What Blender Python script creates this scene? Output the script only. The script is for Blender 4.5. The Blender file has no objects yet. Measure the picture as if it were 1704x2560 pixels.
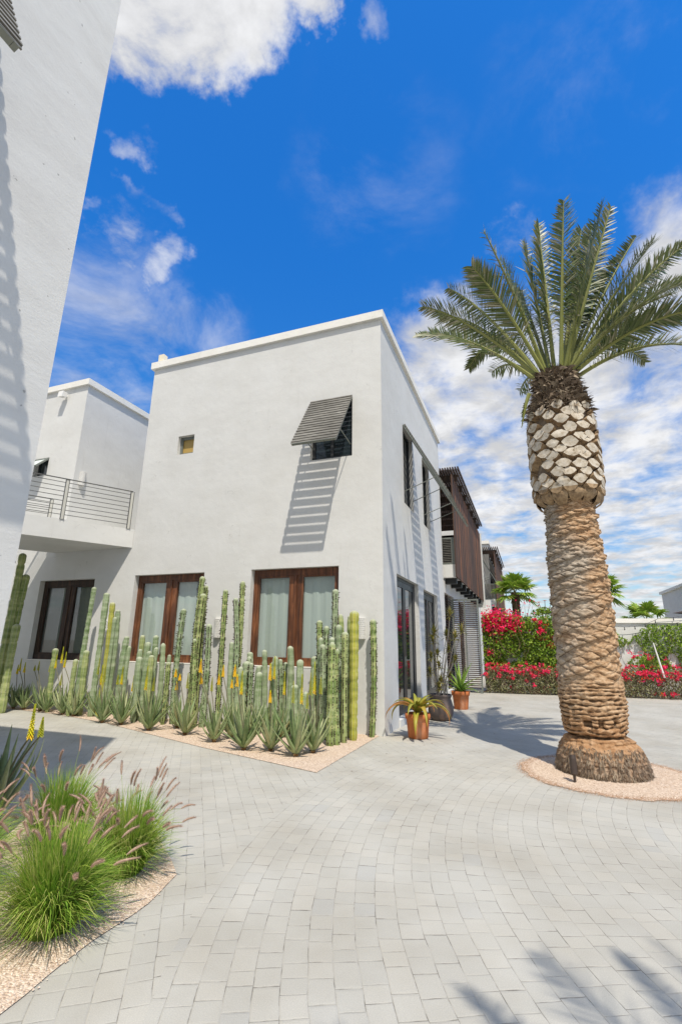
import bpy, math, random
import numpy as np
from mathutils import Vector, Matrix, noise
random.seed(7)
R = math.radians
PI = math.pi
# ---------------------------------------------------------------- camera
CP = Vector((2.4338, -8.6053, 1.55))
MR = Matrix(((0.935385, -0.081226, -0.344176), (0.353442, 0.246587, 0.902371), (0.011573, -0.965711, 0.259363)))
FPX = 1207.6
sc = bpy.context.scene
cd = bpy.data.cameras.new("camera"); cam = bpy.data.objects.new("camera", cd); sc.collection.objects.link(cam)
cx, cy, cz = MR.col[0], -MR.col[1], -MR.col[2]
m4 = Matrix((cx, cy, cz)).transposed().to_4x4(); m4.translation = CP
cam.matrix_world = m4
cd.sensor_fit = 'HORIZONTAL'; cd.sensor_width = 36; cd.lens = 36 * FPX / 1704
cd.clip_start = 0.05; cd.clip_end = 2000
sc.camera = cam
sc.view_settings.view_transform = 'Standard'; sc.view_settings.look = 'None'
sc.view_settings.gamma = 1; sc.view_settings.exposure = 0.10

def ray(px, py): return MR @ Vector((px - 852, py - 1280, FPX))
def on(px, py, ax, val):
    r = ray(px, py); return CP + r * ((val - CP[ax]) / r[ax])
def G(px, py, z=0.0): return on(px, py, 2, z)

# ---------------------------------------------------------------- sun + sky
SUN = Vector((0.2722, -0.4060, 0.8725)).normalized()
ld = bpy.data.lights.new("sun", 'SUN'); lo = bpy.data.objects.new("sun", ld); sc.collection.objects.link(lo)
ld.energy = 4.2; ld.angle = R(0.53); ld.color = (1.0, 0.93, 0.83)
lo.rotation_euler = SUN.to_track_quat('Z', 'Y').to_euler(); lo.location = (5, -12, 20)

w = bpy.data.worlds.new("World"); sc.world = w; w.use_nodes = True
nt = w.node_tree; nt.nodes.clear()
def N(t, kind, **kw):
    n = t.nodes.new(kind)
    for k, v in kw.items(): setattr(n, k, v)
    return n
def L(t, a, b): t.links.new(a, b)
def mth(t, op, a, b=None, c=None, clamp=False):
    n = N(t, 'ShaderNodeMath', operation=op); n.use_clamp = clamp
    for i, x in enumerate((a, b, c)):
        if x is None: continue
        if isinstance(x, (int, float)): n.inputs[i].default_value = x
        else: L(t, x, n.inputs[i])
    return n.outputs[0]
def sstep(t, x, lo_, hi_, a=0.0, b=1.0):
    n = N(t, 'ShaderNodeMapRange', interpolation_type='SMOOTHSTEP'); L(t, x, n.inputs[0])
    n.inputs[1].default_value = lo_; n.inputs[2].default_value = hi_; n.inputs[3].default_value = a; n.inputs[4].default_value = b
    return n.outputs[0]
def mixc(t, f, a, b, blend='MIX'):
    n = N(t, 'ShaderNodeMix', data_type='RGBA', blend_type=blend)
    for i, x in ((0, f), (6, a), (7, b)):
        if isinstance(x, (int, float)): n.inputs[i].default_value = x
        elif isinstance(x, tuple): n.inputs[i].default_value = (*x, 1) if len(x) == 3 else x
        else: L(t, x, n.inputs[i])
    return n.outputs[2]
sky = N(nt, 'ShaderNodeTexSky', sky_type='NISHITA'); sky.sun_disc = False
sky.sun_elevation = math.asin(SUN.z); sky.sun_rotation = math.atan2(SUN.x, SUN.y)
sky.altitude = 0; sky.air_density = 1.0; sky.dust_density = 0.5; sky.ozone_density = 2.5
hs = N(nt, 'ShaderNodeHueSaturation'); hs.inputs['Saturation'].default_value = 1.25; hs.inputs['Value'].default_value = 1.0
L(nt, sky.outputs[0], hs.inputs['Color'])
tcw = N(nt, 'ShaderNodeTexCoord'); D = tcw.outputs['Generated']
sep = N(nt, 'ShaderNodeSeparateXYZ'); L(nt, D, sep.inputs[0])
zz = mth(nt, 'MAXIMUM', sep.outputs[2], 0.04)
zc = mth(nt, 'ADD', zz, 0.12)
cmb = N(nt, 'ShaderNodeCombineXYZ'); L(nt, mth(nt, 'DIVIDE', sep.outputs[0], zc), cmb.inputs[0]); L(nt, mth(nt, 'DIVIDE', sep.outputs[1], zc), cmb.inputs[1])
def wnoise(scale, detail, rough, dist=0.0, off=0.0, src=None, sc3=(1, 1, 1)):
    mp = N(nt, 'ShaderNodeMapping'); L(nt, src or cmb.outputs[0], mp.inputs[0]); mp.inputs['Location'].default_value = (off, off * .7, off * .3); mp.inputs['Scale'].default_value = sc3
    n = N(nt, 'ShaderNodeTexNoise'); L(nt, mp.outputs[0], n.inputs['Vector'])
    n.inputs['Scale'].default_value = scale; n.inputs['Detail'].default_value = detail; n.inputs['Roughness'].default_value = rough; n.inputs['Distortion'].default_value = dist
    return n.outputs[0]
fine = wnoise(3.4, 9, 0.62, 0.35, 3.1)
coarse = wnoise(1.1, 5, 0.55, 0.2, 9.2)
puff = wnoise(5.0, 8, 0.62, 0.3, 1.7)
wn1 = N(nt, 'ShaderNodeTexNoise'); L(nt, D, wn1.inputs['Vector']); wn1.inputs['Scale'].default_value = 7.0; wn1.inputs['Detail'].default_value = 6; wn1.inputs['Roughness'].default_value = .6
wv1 = N(nt, 'ShaderNodeVectorMath', operation='SUBTRACT'); L(nt, wn1.outputs['Color'], wv1.inputs[0]); wv1.inputs[1].default_value = (.5, .5, .5)
wv2 = N(nt, 'ShaderNodeVectorMath', operation='SCALE'); L(nt, wv1.outputs[0], wv2.inputs[0]); wv2.inputs['Scale'].default_value = 0.20
wv3 = N(nt, 'ShaderNodeVectorMath', operation='ADD'); L(nt, D, wv3.inputs[0]); L(nt, wv2.outputs[0], wv3.inputs[1])
wv4 = N(nt, 'ShaderNodeVectorMath', operation='NORMALIZE'); L(nt, wv3.outputs[0], wv4.inputs[0]); DW = wv4.outputs[0]
def blob(px, py, r0, r1):
    d = ray(px, py).normalized()
    dp = N(nt, 'ShaderNodeVectorMath', operation='DOT_PRODUCT'); L(nt, DW, dp.inputs[0]); dp.inputs[1].default_value = d
    return sstep(nt, dp.outputs['Value'], math.cos(R(r1)), math.cos(R(r0)))
def addall(xs):
    s = xs[0]
    for x in xs[1:]: s = mth(nt, 'MAXIMUM', s, x)
    return s
big = addall([blob(370, -25, 4, 8.2), blob(520, -85, 5, 9.2), blob(660, -50, 2, 6.5), blob(390, 80, 1, 4), blob(780, -10, .5, 4)])
low = addall([blob(1250, 1180, 10, 22), blob(1500, 1250, 12, 24), blob(1080, 900, 3, 8), blob(1650, 950, 7, 13), blob(1720, 620, .5, 7), blob(1600, 1450, 8, 16)])
lft = addall([blob(250, 850, 3, 14), blob(430, 860, 3, 9), blob(170, 760, 2, 8)])
sml = addall([blob(385, 652, .3, 3.2), blob(280, 578, .3, 3.2), blob(340, 512, .2, 2.6), blob(330, 335, .2, 2.4), blob(930, 60, .1, 2.2), blob(1300, 570, .4, 4.5)])
wsp = addall([blob(1650, 340, .5, 9), blob(1450, 220, .5, 9), blob(1600, 120, 1, 9), blob(950, 400, 1, 10)])
dwsp = mth(nt, 'MULTIPLY', wsp, sstep(nt, fine, .45, .8, 0, .22))
dbig = mth(nt, 'MULTIPLY', big, sstep(nt, mth(nt, 'ADD', puff, mth(nt, 'MULTIPLY', big, 0.42)), 0.66, 0.92))
streak = wnoise(5.2, 9, 0.58, 0.25, 5.3, sc3=(1.0, .9, 1))
dlow = mth(nt, 'MULTIPLY', low, sstep(nt, mth(nt, 'ADD', streak, mth(nt, 'MULTIPLY', mth(nt, 'ADD', low, coarse), 0.20)), 0.52, 0.92))
dlft = mth(nt, 'MULTIPLY', lft, sstep(nt, mth(nt, 'ADD', fine, mth(nt, 'MULTIPLY', lft, 0.10)), 0.44, 0.85, 0, .55))
dsml = mth(nt, 'MULTIPLY', sml, sstep(nt, mth(nt, 'ADD', puff, mth(nt, 'MULTIPLY', sml, 0.25)), 0.58, 0.94, 0, .70))
rear_fill = mth(nt, 'MULTIPLY', sstep(nt, coarse, 0.30, 0.52), sstep(nt, sep.outputs[1], 0.12, -0.22, 0, .96))  # unseen clouds behind the camera, added to whiten the ambient light
dens = mth(nt, 'ADD', mth(nt, 'MAXIMUM', dbig, mth(nt, 'MAXIMUM', dlow, dwsp)), mth(nt, 'MAXIMUM', dlft, mth(nt, 'MAXIMUM', dsml, rear_fill)), clamp=True)
shade = sstep(nt, puff, 0.36, 0.66, 0.80, 1.14)
ccol = mixc(nt, 1.0, (6.0, 6.05, 6.2), mth(nt, 'MULTIPLY', shade, 1.0), 'MULTIPLY')
grad = sstep(nt, sep.outputs[2], 0.0, 0.75)
tint = mixc(nt, grad, (0.95, 1.02, 1.05), (0.36, 1.28, 1.85))
skyc = mixc(nt, 1.0, hs.outputs[0], tint, 'MULTIPLY')
allsky = mixc(nt, dens, skyc, ccol)
bg = N(nt, 'ShaderNodeBackground'); L(nt, allsky, bg.inputs[0]); bg.inputs[1].default_value = 0.125
wo = N(nt, 'ShaderNodeOutputWorld'); L(nt, bg.outputs[0], wo.inputs[0])

# ---------------------------------------------------------------- materials
def mat(name, col, rough=0.8, metal=0.0, spec=None, **kw):
    m = bpy.data.materials.new(name); m.use_nodes = True; t = m.node_tree
    b = t.nodes['Principled BSDF']; b.inputs['Base Color'].default_value = (*col, 1); b.inputs['Roughness'].default_value = rough; b.inputs['Metallic'].default_value = metal
    if spec is not None: b.inputs['Specular IOR Level'].default_value = spec
    return m
def tex(t, kind='ShaderNodeTexNoise', coord='Object', scale=5, detail=4, rough=0.55, sc3=(1, 1, 1), dist=0):
    tc = N(t, 'ShaderNodeTexCoord') if coord != 'Pos' else N(t, 'ShaderNodeNewGeometry')
    mp = N(t, 'ShaderNodeMapping'); L(t, tc.outputs['Position' if coord == 'Pos' else coord], mp.inputs[0]); mp.inputs['Scale'].default_value = sc3
    n = N(t, kind); L(t, mp.outputs[0], n.inputs['Vector']); n.inputs['Scale'].default_value = scale
    if kind == 'ShaderNodeTexNoise':
        n.inputs['Detail'].default_value = detail; n.inputs['Roughness'].default_value = rough; n.inputs['Distortion'].default_value = dist
    return n.outputs[0]
def ramp(t, x, stops):
    n = N(t, 'ShaderNodeValToRGB'); L(t, x, n.inputs[0]); e = n.color_ramp.elements
    while len(e) < len(stops): e.new(0.5)
    for k, (p, c) in enumerate(stops): e[k].position = p; e[k].color = (*c, 1)
    return n.outputs[0]
def bump(m, h, strength=0.3, dist=0.01):
    t = m.node_tree; n = N(t, 'ShaderNodeBump'); L(t, h, n.inputs['Height']); n.inputs['Strength'].default_value = strength; n.inputs['Distance'].default_value = dist
    L(t, n.outputs[0], t.nodes['Principled BSDF'].inputs['Normal'])
def basec(m, c): L(m.node_tree, c, m.node_tree.nodes['Principled BSDF'].inputs['Base Color'])

def stucco(name, a, b, coarse_=1.0, bstr=0.5):
    m = mat(name, a, 0.92, spec=0.2); t = m.node_tree
    n1 = tex(t, coord='Pos', scale=1.3, detail=6, rough=0.6, sc3=(1, 1, 1.6)); n2 = tex(t, coord='Pos', scale=38 / coarse_, detail=5, rough=0.65); n3 = tex(t, coord='Pos', scale=5, detail=3)
    c = ramp(t, n1, [(0.35, b), (0.62, a)])
    vcr = N(t, 'ShaderNodeTexVoronoi', feature='DISTANCE_TO_EDGE'); gcr = N(t, 'ShaderNodeNewGeometry'); wcr = N(t, 'ShaderNodeTexNoise'); L(t, gcr.outputs['Position'], wcr.inputs['Vector']); wcr.inputs['Scale'].default_value = 2.5; wcr.inputs['Detail'].default_value = 6
    acr = N(t, 'ShaderNodeVectorMath', operation='ADD'); L(t, gcr.outputs['Position'], acr.inputs[0]); L(t, wcr.outputs['Color'], acr.inputs[1]); L(t, acr.outputs[0], vcr.inputs['Vector']); vcr.inputs['Scale'].default_value = .45
    c = mixc(t, mth(t, 'MULTIPLY', sstep(t, vcr.outputs['Distance'], .004, .0, 0, .45), sstep(t, n3, .5, .62)), c, (.36, .35, .32))
    # faint rain streaks
    n4 = tex(t, coord='Pos', scale=2.2, detail=5, rough=0.7, sc3=(3.0, 3.0, 0.25))
    c = mixc(t, sstep(t, n4, 0.56, 0.80, 0, 0.30), c, (b[0] * .8, b[1] * .79, b[2] * .76))
    basec(m, c)
    h = mth(t, 'ADD', mth(t, 'MULTIPLY', n2, 0.25), mth(t, 'MULTIPLY', n3, 1.4)); bump(m, h, bstr, 0.02)
    return m
M = {}
M['stucco'] = stucco('white_stucco', (0.675, 0.672, 0.640), (0.63, 0.625, 0.59), bstr=.22)
# near wall : trowelled, rougher
m = mat('trowelled_stucco', (.8, .8, .77), 0.95, spec=0.15); t = m.node_tree
na = tex(t, coord='Pos', scale=2.2, detail=8, rough=0.7, sc3=(1, .45, 1), dist=.4); nb = tex(t, coord='Pos', scale=55, detail=6, rough=0.75, sc3=(1, .6, 1)); nc = tex(t, coord='Pos', scale=9, detail=6, rough=0.7, sc3=(1, .35, 1))
c = ramp(t, na, [(0.3, (.67, .655, .61)), (0.55, (.735, .725, .68)), (.75, (.76, .75, .705))])
sp = tex(t, coord='Pos', scale=14, detail=2, rough=.4)
c = mixc(t, sstep(t, sp, 0.745, 0.775, 0, .6), c, (.20, .19, .17))
basec(m, c); bump(m, mth(t, 'ADD', mth(t, 'MULTIPLY', nb, mth(t, 'MULTIPLY', nc, 1.2)), mth(t, 'MULTIPLY', nc, 0.4)), 0.34, 0.012)
M['trowel'] = m
M['cap'] = stucco('cap_plaster', (0.82, 0.80, 0.74), (0.76, 0.735, 0.66), bstr=.2)
M['cream'] = mat('cream_paint', (0.78, 0.70, 0.52), .8)
def wood(name, a, b, c3, scl=(1, 1, .1), scale=14, rough=.5):
    m = mat(name, a, rough); t = m.node_tree
    n = tex(t, coord='Pos', scale=scale, detail=6, rough=.6, sc3=scl, dist=.6); n2 = tex(t, coord='Pos', scale=1.7, detail=3)
    cc = ramp(t, n, [(.3, a), (.52, b), (.72, c3)]); cc = mixc(t, sstep(t, n2, .4, .65, 0, .75), cc, mixc(t, .5, cc, a))
    basec(m, cc); bump(m, n, .25, .006); return m
M['wood'] = wood('stained_wood', (.04, .017, .009), (.16, .058, .023), (.34, .135, .055), rough=.45)
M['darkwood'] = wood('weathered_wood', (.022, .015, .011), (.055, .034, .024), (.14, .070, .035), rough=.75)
M['planks'] = wood('rust_brown_planks', (.04, .024, .016), (.105, .052, .030), (.42, .14, .035), scl=(1, 1, .05), scale=3.2, rough=.85)
M['greywood'] = wood('grey_slats', (.09, .085, .072), (.19, .18, .155), (.34, .33, .29), scl=(.35, .35, 4), scale=9, rough=.8)
M['grey_metal'] = mat('grey_green_metal', (.20, .215, .19), .45, .3)
M['frame'] = mat('charcoal_frame', (.045, .047, .048), .4, .1)
M['rail'] = mat('rail_steel', (.11, .11, .10), .5, .4)
M['railpost'] = mat('rail_post_paint', (.55, .54, .48), .6)
M['black'] = mat('black_paint', (.012, .012, .012), .5)
M['white'] = mat('white_plastic', (.75, .74, .70), .55)
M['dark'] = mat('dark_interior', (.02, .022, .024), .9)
m = mat('window_glass', (.02, .03, .035), .04, spec=.8); M['glassdark'] = m
m = bpy.data.materials.new('clear_glass'); m.use_nodes = True; t = m.node_tree; t.nodes.clear()
o = N(t, 'ShaderNodeOutputMaterial'); mx = N(t, 'ShaderNodeMixShader'); tr = N(t, 'ShaderNodeBsdfTransparent'); gl = N(t, 'ShaderNodeBsdfGlossy'); gl.inputs['Roughness'].default_value = .02
tr.inputs[0].default_value = (.86, .9, .88, 1); mx.inputs[0].default_value = .13
L(t, tr.outputs[0], mx.inputs[1]); L(t, gl.outputs[0], mx.inputs[2]); L(t, mx.outputs[0], o.inputs[0]); M['glass'] = m
m = mat('sheer_curtain', (.47, .53, .50), .9); t = m.node_tree; n = tex(t, coord='Pos', scale=120, detail=2, sc3=(1, 1, 1)); basec(m, ramp(t, n, [(.3, (.52, .57, .53)), (.7, (.62, .67, .63))])); M['curtain'] = m
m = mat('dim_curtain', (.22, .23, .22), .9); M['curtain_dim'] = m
m = mat('amber_blind', (.45, .30, .08), .5); M['amber'] = m

# paving
m = mat('concrete_pavers', (.3, .3, .28), .9, spec=.2); t = m.node_tree
g = N(t, 'ShaderNodeNewGeometry'); s = N(t, 'ShaderNodeSeparateXYZ'); 
wob = N(t, 'ShaderNodeTexNoise'); L(t, g.outputs['Position'], wob.inputs['Vector']); wob.inputs['Scale'].default_value = 3.0; wob.inputs['Detail'].default_value = 3
va = N(t, 'ShaderNodeVectorMath', operation='SUBTRACT'); L(t, wob.outputs['Color'], va.inputs[0]); va.inputs[1].default_value = (.5, .5, .5)
vs = N(t, 'ShaderNodeVectorMath', operation='SCALE'); L(t, va.outputs[0], vs.inputs[0]); vs.inputs['Scale'].default_value = 0.022
vp = N(t, 'ShaderNodeVectorMath', operation='ADD'); L(t, g.outputs['Position'], vp.inputs[0]); L(t, vs.outputs[0], vp.inputs[1]); L(t, vp.outputs[0], s.inputs[0])
dx = mth(t, 'SUBTRACT', s.outputs[0], 7.15); dy = mth(t, 'SUBTRACT', s.outputs[1], -3.35)
rad = mth(t, 'SQRT', mth(t, 'ADD', mth(t, 'MULTIPLY', dx, dx), mth(t, 'MULTIPLY', dy, dy)))
ang = mth(t, 'ARCTAN2', dy, mth(t, 'MULTIPLY', dx, -1))
W_ = 0.126; L_ = 0.150
# beyond R0 the courses run straight: use y-like coordinate
def bricks(u, v, seed):
    ru = mth(t, 'DIVIDE', u, W_); ri = mth(t, 'FLOOR', ru); fu = mth(t, 'FRACT', ru)
    wn = N(t, 'ShaderNodeTexWhiteNoise', noise_dimensions='2D'); cb = N(t, 'ShaderNodeCombineXYZ'); L(t, ri, cb.inputs[0]); cb.inputs[1].default_value = seed; L(t, cb.outputs[0], wn.inputs['Vector'])
    vv = mth(t, 'ADD', mth(t, 'DIVIDE', v(ri), L_), mth(t, 'MULTIPLY', wn.outputs[0], 7.0))
    # irregular piece lengths : add low-frequency warp by ring
    wv = N(t, 'ShaderNodeTexNoise', noise_dimensions='2D'); cb3 = N(t, 'ShaderNodeCombineXYZ'); L(t, mth(t, 'MULTIPLY', vv, .55), cb3.inputs[0]); L(t, mth(t, 'MULTIPLY', ri, 3.7), cb3.inputs[1]); L(t, cb3.outputs[0], wv.inputs['Vector']); wv.inputs['Scale'].default_value = 1.0; wv.inputs['Detail'].default_value = 0
    vv = mth(t, 'ADD', vv, mth(t, 'MULTIPLY', wv.outputs[0], 1.0))
    vi = mth(t, 'FLOOR', vv); fv = mth(t, 'FRACT', vv)
    eu = mth(t, 'MULTIPLY', mth(t, 'SUBTRACT', .5, mth(t, 'ABSOLUTE', mth(t, 'SUBTRACT', fu, .5))), W_)
    ev = mth(t, 'MULTIPLY', mth(t, 'SUBTRACT', .5, mth(t, 'ABSOLUTE', mth(t, 'SUBTRACT', fv, .5))), L_ * .8)
    cb2 = N(t, 'ShaderNodeCombineXYZ'); L(t, ri, cb2.inputs[0]); L(t, vi, cb2.inputs[1]); cb2.inputs[2].default_value = seed
    w2 = N(t, 'ShaderNodeTexWhiteNoise', noise_dimensions='3D'); L(t, cb2.outputs[0], w2.inputs['Vector'])
    return mth(t, 'MINIMUM', eu, ev), w2.outputs[0]
e1, r1_ = bricks(rad, lambda ri: mth(t, 'MULTIPLY', ang, mth(t, 'MULTIPLY', ri, W_)), 1.0)
uu = mth(t, 'ADD', mth(t, 'MULTIPLY', s.outputs[0], .80), mth(t, 'MULTIPLY', s.outputs[1], .60)); vv0 = mth(t, 'SUBTRACT', mth(t, 'MULTIPLY', s.outputs[1], .80), mth(t, 'MULTIPLY', s.outputs[0], .60))
e2, r2_ = bricks(uu, lambda ri: vv0, 2.0)
far = mth(t, 'GREATER_THAN', mth(t, 'ADD', rad, mth(t, 'MULTIPLY', mth(t, 'MAXIMUM', mth(t, 'ADD', s.outputs[1], 1.2), 0.0), 6.0)), 7.12)
def mixf(f, a, b): 
    n = N(t, 'ShaderNodeMix', data_type='FLOAT'); L(t, f, n.inputs[0]); L(t, a, n.inputs[2]); L(t, b, n.inputs[3]); return n.outputs[0]
edge = mixf(far, e1, e2); rnd = mixf(far, r1_, r2_)
jn = tex(t, coord='Pos', scale=6, detail=4, rough=.7); jw = sstep(t, jn, .36, .64, 0.0008, 0.0036)
joint = mth(t, 'SUBTRACT', 1.0, sstep(t, mth(t, 'DIVIDE', edge, jw), 0.4, 1.1))
cvar = ramp(t, rnd, [(0, (.435, .425, .385)), (.5, (.450, .438, .395)), (.97, (.466, .450, .402)), (.985, (.42, .415, .385)), (1, (.425, .42, .39))])
gn = tex(t, coord='Pos', scale=170, detail=3, rough=.7); bn = tex(t, coord='Pos', scale=1.1, detail=5)
cvar = mixc(t, 1.0, cvar, ramp(t, gn, [(.3, (.84, .84, .83)), (.66, (1.05, 1.04, 1.02)), (.78, (1.45, 1.42, 1.35))]), 'MULTIPLY')
cvar = mixc(t, 1.0, cvar, ramp(t, bn, [(.32, (.86, .84, .80)), (.6, (1.03, 1.03, 1.02))]), 'MULTIPLY')
jc = ramp(t, tex(t, coord='Pos', scale=7, detail=4), [(.40, (.09, .08, .065)), (.58, (.36, .34, .29))])
basec(m, mixc(t, mth(t, 'MULTIPLY', joint, .72), cvar, jc))
hh = mth(t, 'ADD', mth(t, 'MULTIPLY', sstep(t, edge, 0, .008), 1.0), mth(t, 'ADD', mth(t, 'MULTIPLY', gn, .15), mth(t, 'MULTIPLY', rnd, .15)))
bump(m, hh, .4, .004)
M['pavers'] = m
m = mat('sandy_ground', (.3, .26, .2), .95); M['earth'] = m
# pink gravel
m = mat('pink_gravel', (.5, .4, .3), .95, spec=.15); t = m.node_tree
vo = N(t, 'ShaderNodeTexVoronoi'); gg = N(t, 'ShaderNodeNewGeometry'); L(t, gg.outputs['Position'], vo.inputs['Vector']); vo.inputs['Scale'].default_value = 95
rc = N(t, 'ShaderNodeSeparateColor'); L(t, vo.outputs['Color'], rc.inputs[0])
c = ramp(t, rc.outputs[0], [(0, (.42, .30, .21)), (.3, (.60, .46, .34)), (.7, (.70, .56, .43)), (1, (.80, .68, .55))])
c = mixc(t, sstep(t, tex(t, coord='Pos', scale=3.5, detail=5, rough=.7), .58, .75, 0, .55), c, (.27, .16, .09))
basec(m, c); bump(m, mth(t, 'SUBTRACT', 1.0, vo.outputs['Distance']), .9, .01); M['gravel'] = m
m = mat('gravel_stone', (.5, .4, .3), .9); t = m.node_tree; oi = tex(t, coord='Pos', scale=60, detail=1); basec(m, ramp(t, oi, [(.3, (.45, .32, .22)), (.5, (.64, .50, .38)), (.7, (.80, .70, .58))])); M['stone'] = m
M['rust_gravel'] = mat('rust_gravel', (.35, .20, .11), .95)

def plantmat(name, stops, scale=6, rough=.55, coord='Pos', sc3=(1, 1, 1), spec=.35, trans=0.0):
    m = mat(name, stops[0][1], rough, spec=spec); t = m.node_tree
    n = tex(t, coord=coord, scale=scale, detail=4, rough=.65, sc3=sc3)
    gi = N(t, 'ShaderNodeNewGeometry'); r = gi.outputs['Random Per Island']
    x = mth(t, 'ADD', mth(t, 'MULTIPLY', n, .6), mth(t, 'MULTIPLY', r, .4)) if trans >= 0 else n
    c = ramp(t, x, stops); basec(m, c)
    if trans > 0:
        b = t.nodes['Principled BSDF']; o = t.nodes['Material Output']; tl = N(t, 'ShaderNodeBsdfTranslucent'); L(t, c, tl.inputs[0]); mx = N(t, 'ShaderNodeMixShader'); mx.inputs[0].default_value = trans
        L(t, b.outputs[0], mx.inputs[1]); L(t, tl.outputs[0], mx.inputs[2]); L(t, mx.outputs[0], o.inputs[0])
    return m
def cactmat(name, a, b, c3):
    m = mat(name, a, .65, spec=.3); t = m.node_tree
    n = tex(t, coord='Object', scale=5.5, detail=4, rough=.6, sc3=(.35, .35, 1.5)); n2 = tex(t, coord='Object', scale=40, detail=3)
    c = ramp(t, n, [(.36, a), (.5, b), (.62, c3)])
    oi = N(t, 'ShaderNodeObjectInfo'); c = mixc(t, sstep(t, oi.outputs['Random'], 0, 1, 0, .5), c, mixc(t, .6, c, c3))
    at = N(t, 'ShaderNodeAttribute', attribute_name='tipf'); c = mixc(t, mth(t, 'MULTIPLY', at.outputs['Fac'], .75), c, (.42, .44, .33))
    rb = N(t, 'ShaderNodeAttribute', attribute_name='rib'); c = mixc(t, mth(t, 'MULTIPLY', sstep(t, rb.outputs['Fac'], .72, .98), mth(t, 'MULTIPLY', n2, .9)), c, (.45, .46, .36))
    basec(m, c); bump(m, n2, .2, .004); return m
M['cactus'] = cactmat('blue_green_cactus', (.12, .19, .06), (.24, .32, .16), (.42, .47, .31))
M['cactus2'] = cactmat('grass_green_cactus', (.12, .19, .04), (.24, .31, .10), (.46, .48, .21))
M['cactusy'] = cactmat('yellow_cactus', (.25, .27, .035), (.38, .38, .05), (.50, .47, .11))
M['spine'] = mat('dark_spines', (.05, .03, .02), .8)
M['aloe'] = plantmat('aloe_leaf', [(.25, (.13, .20, .065)), (.5, (.24, .31, .135)), (.75, (.44, .46, .24))], scale=7, rough=.5, spec=.3)
M['aloestub'] = mat('aloe_stub', (.16, .09, .03), .9)
M['stalk'] = mat('flower_stalk', (.17, .16, .09), .7)
M['fl_yellow'] = plantmat('yellow_florets', [(.2, (.60, .52, .015)), (.6, (.78, .68, .02)), (.9, (.88, .76, .06))], scale=20)
M['fl_green'] = plantmat('lime_florets', [(.2, (.36, .40, .015)), (.8, (.60, .58, .03))], scale=20)
M['fl_orange'] = plantmat('orange_florets', [(.2, (.82, .47, .01)), (.8, (.92, .64, .05))], scale=20)
M['palmleaf'] = plantmat('palm_leaflet', [(.22, (.06, .09, .022)), (.46, (.13, .175, .05)), (.60, (.26, .25, .13)), (.76, (.50, .47, .36))], scale=2.2, rough=.42, trans=.18, spec=.5)
M['rachis'] = plantmat('palm_rachis', [(.3, (.15, .18, .04)), (.7, (.27, .27, .08))], scale=2, rough=.5)
M['fanleaf'] = plantmat('fan_palm_leaf', [(.25, (.17, .30, .03)), (.55, (.30, .44, .05)), (.8, (.52, .52, .13))], scale=3, rough=.5, trans=.3)
M['grass'] = plantmat('grass_blade', [(.2, (.10, .22, .02)), (.42, (.20, .37, .035)), (.58, (.38, .48, .08)), (.78, (.60, .56, .22))], scale=5, rough=.6, trans=.3)
M['plume'] = plantmat('grass_plume', [(.2, (.30, .165, .13)), (.5, (.48, .31, .235)), (.8, (.70, .53, .40))], scale=25, rough=.9, trans=.3)
M['vine'] = plantmat('vine_leaf', [(.2, (.075, .15, .012)), (.5, (.20, .33, .03)), (.8, (.42, .52, .07))], scale=3, rough=.5, trans=.25)
M['hedgeleaf'] = plantmat('hedge_leaf', [(.2, (.12, .15, .05)), (.5, (.27, .28, .12)), (.8, (.50, .44, .28))], scale=5, rough=.6, trans=.2)
M['flower'] = plantmat('bougainvillea_bract', [(.2, (.68, .015, .045)), (.55, (.90, .03, .12)), (.85, (.92, .10, .32))], scale=3, rough=.6, trans=.25)
M['flower2'] = plantmat('orange_blossom', [(.2, (.75, .07, .02)), (.8, (.85, .22, .03))], scale=8, rough=.6, trans=.2)
M['twig'] = mat('brown_twig', (.16, .11, .07), .9)
M['greytwig'] = mat('grey_cane', (.50, .44, .37), .9)
M['potaloe'] = plantmat('bronze_green_leaf', [(.25, (.20, .24, .03)), (.5, (.34, .30, .04)), (.62, (.55, .25, .06)), (.8, (.65, .27, .09))], scale=3.2, rough=.45)
M['agave'] = plantmat('bright_agave_leaf', [(.25, (.12, .25, .035)), (.55, (.25, .38, .05)), (.85, (.48, .44, .12))], scale=4, rough=.45)
M['drac'] = plantmat('dracaena_leaf', [(.25, (.14, .12, .03)), (.45, (.34, .32, .06)), (.6, (.50, .42, .10)), (.8, (.58, .42, .34))], scale=6, rough=.5)
def clay(name, a, b, d):
    m = mat(name, a, .8); t = m.node_tree; n = tex(t, scale=7, detail=5, rough=.6); n2 = tex(t, scale=3.2, detail=3, sc3=(1, 1, .5))
    c = ramp(t, n, [(.3, a), (.7, b)]); c = mixc(t, sstep(t, n2, .55, .7, 0, .7), c, d); basec(m, c); bump(m, n, .15, .004); return m
M['terracotta'] = clay('terracotta', (.46, .13, .035), (.58, .185, .055), (.60, .34, .22))
M['olla'] = clay('charcoal_clay', (.13, .10, .085), (.19, .145, .12), (.42, .25, .17))
M['soil'] = mat('soil', (.07, .045, .03), .95)
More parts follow.
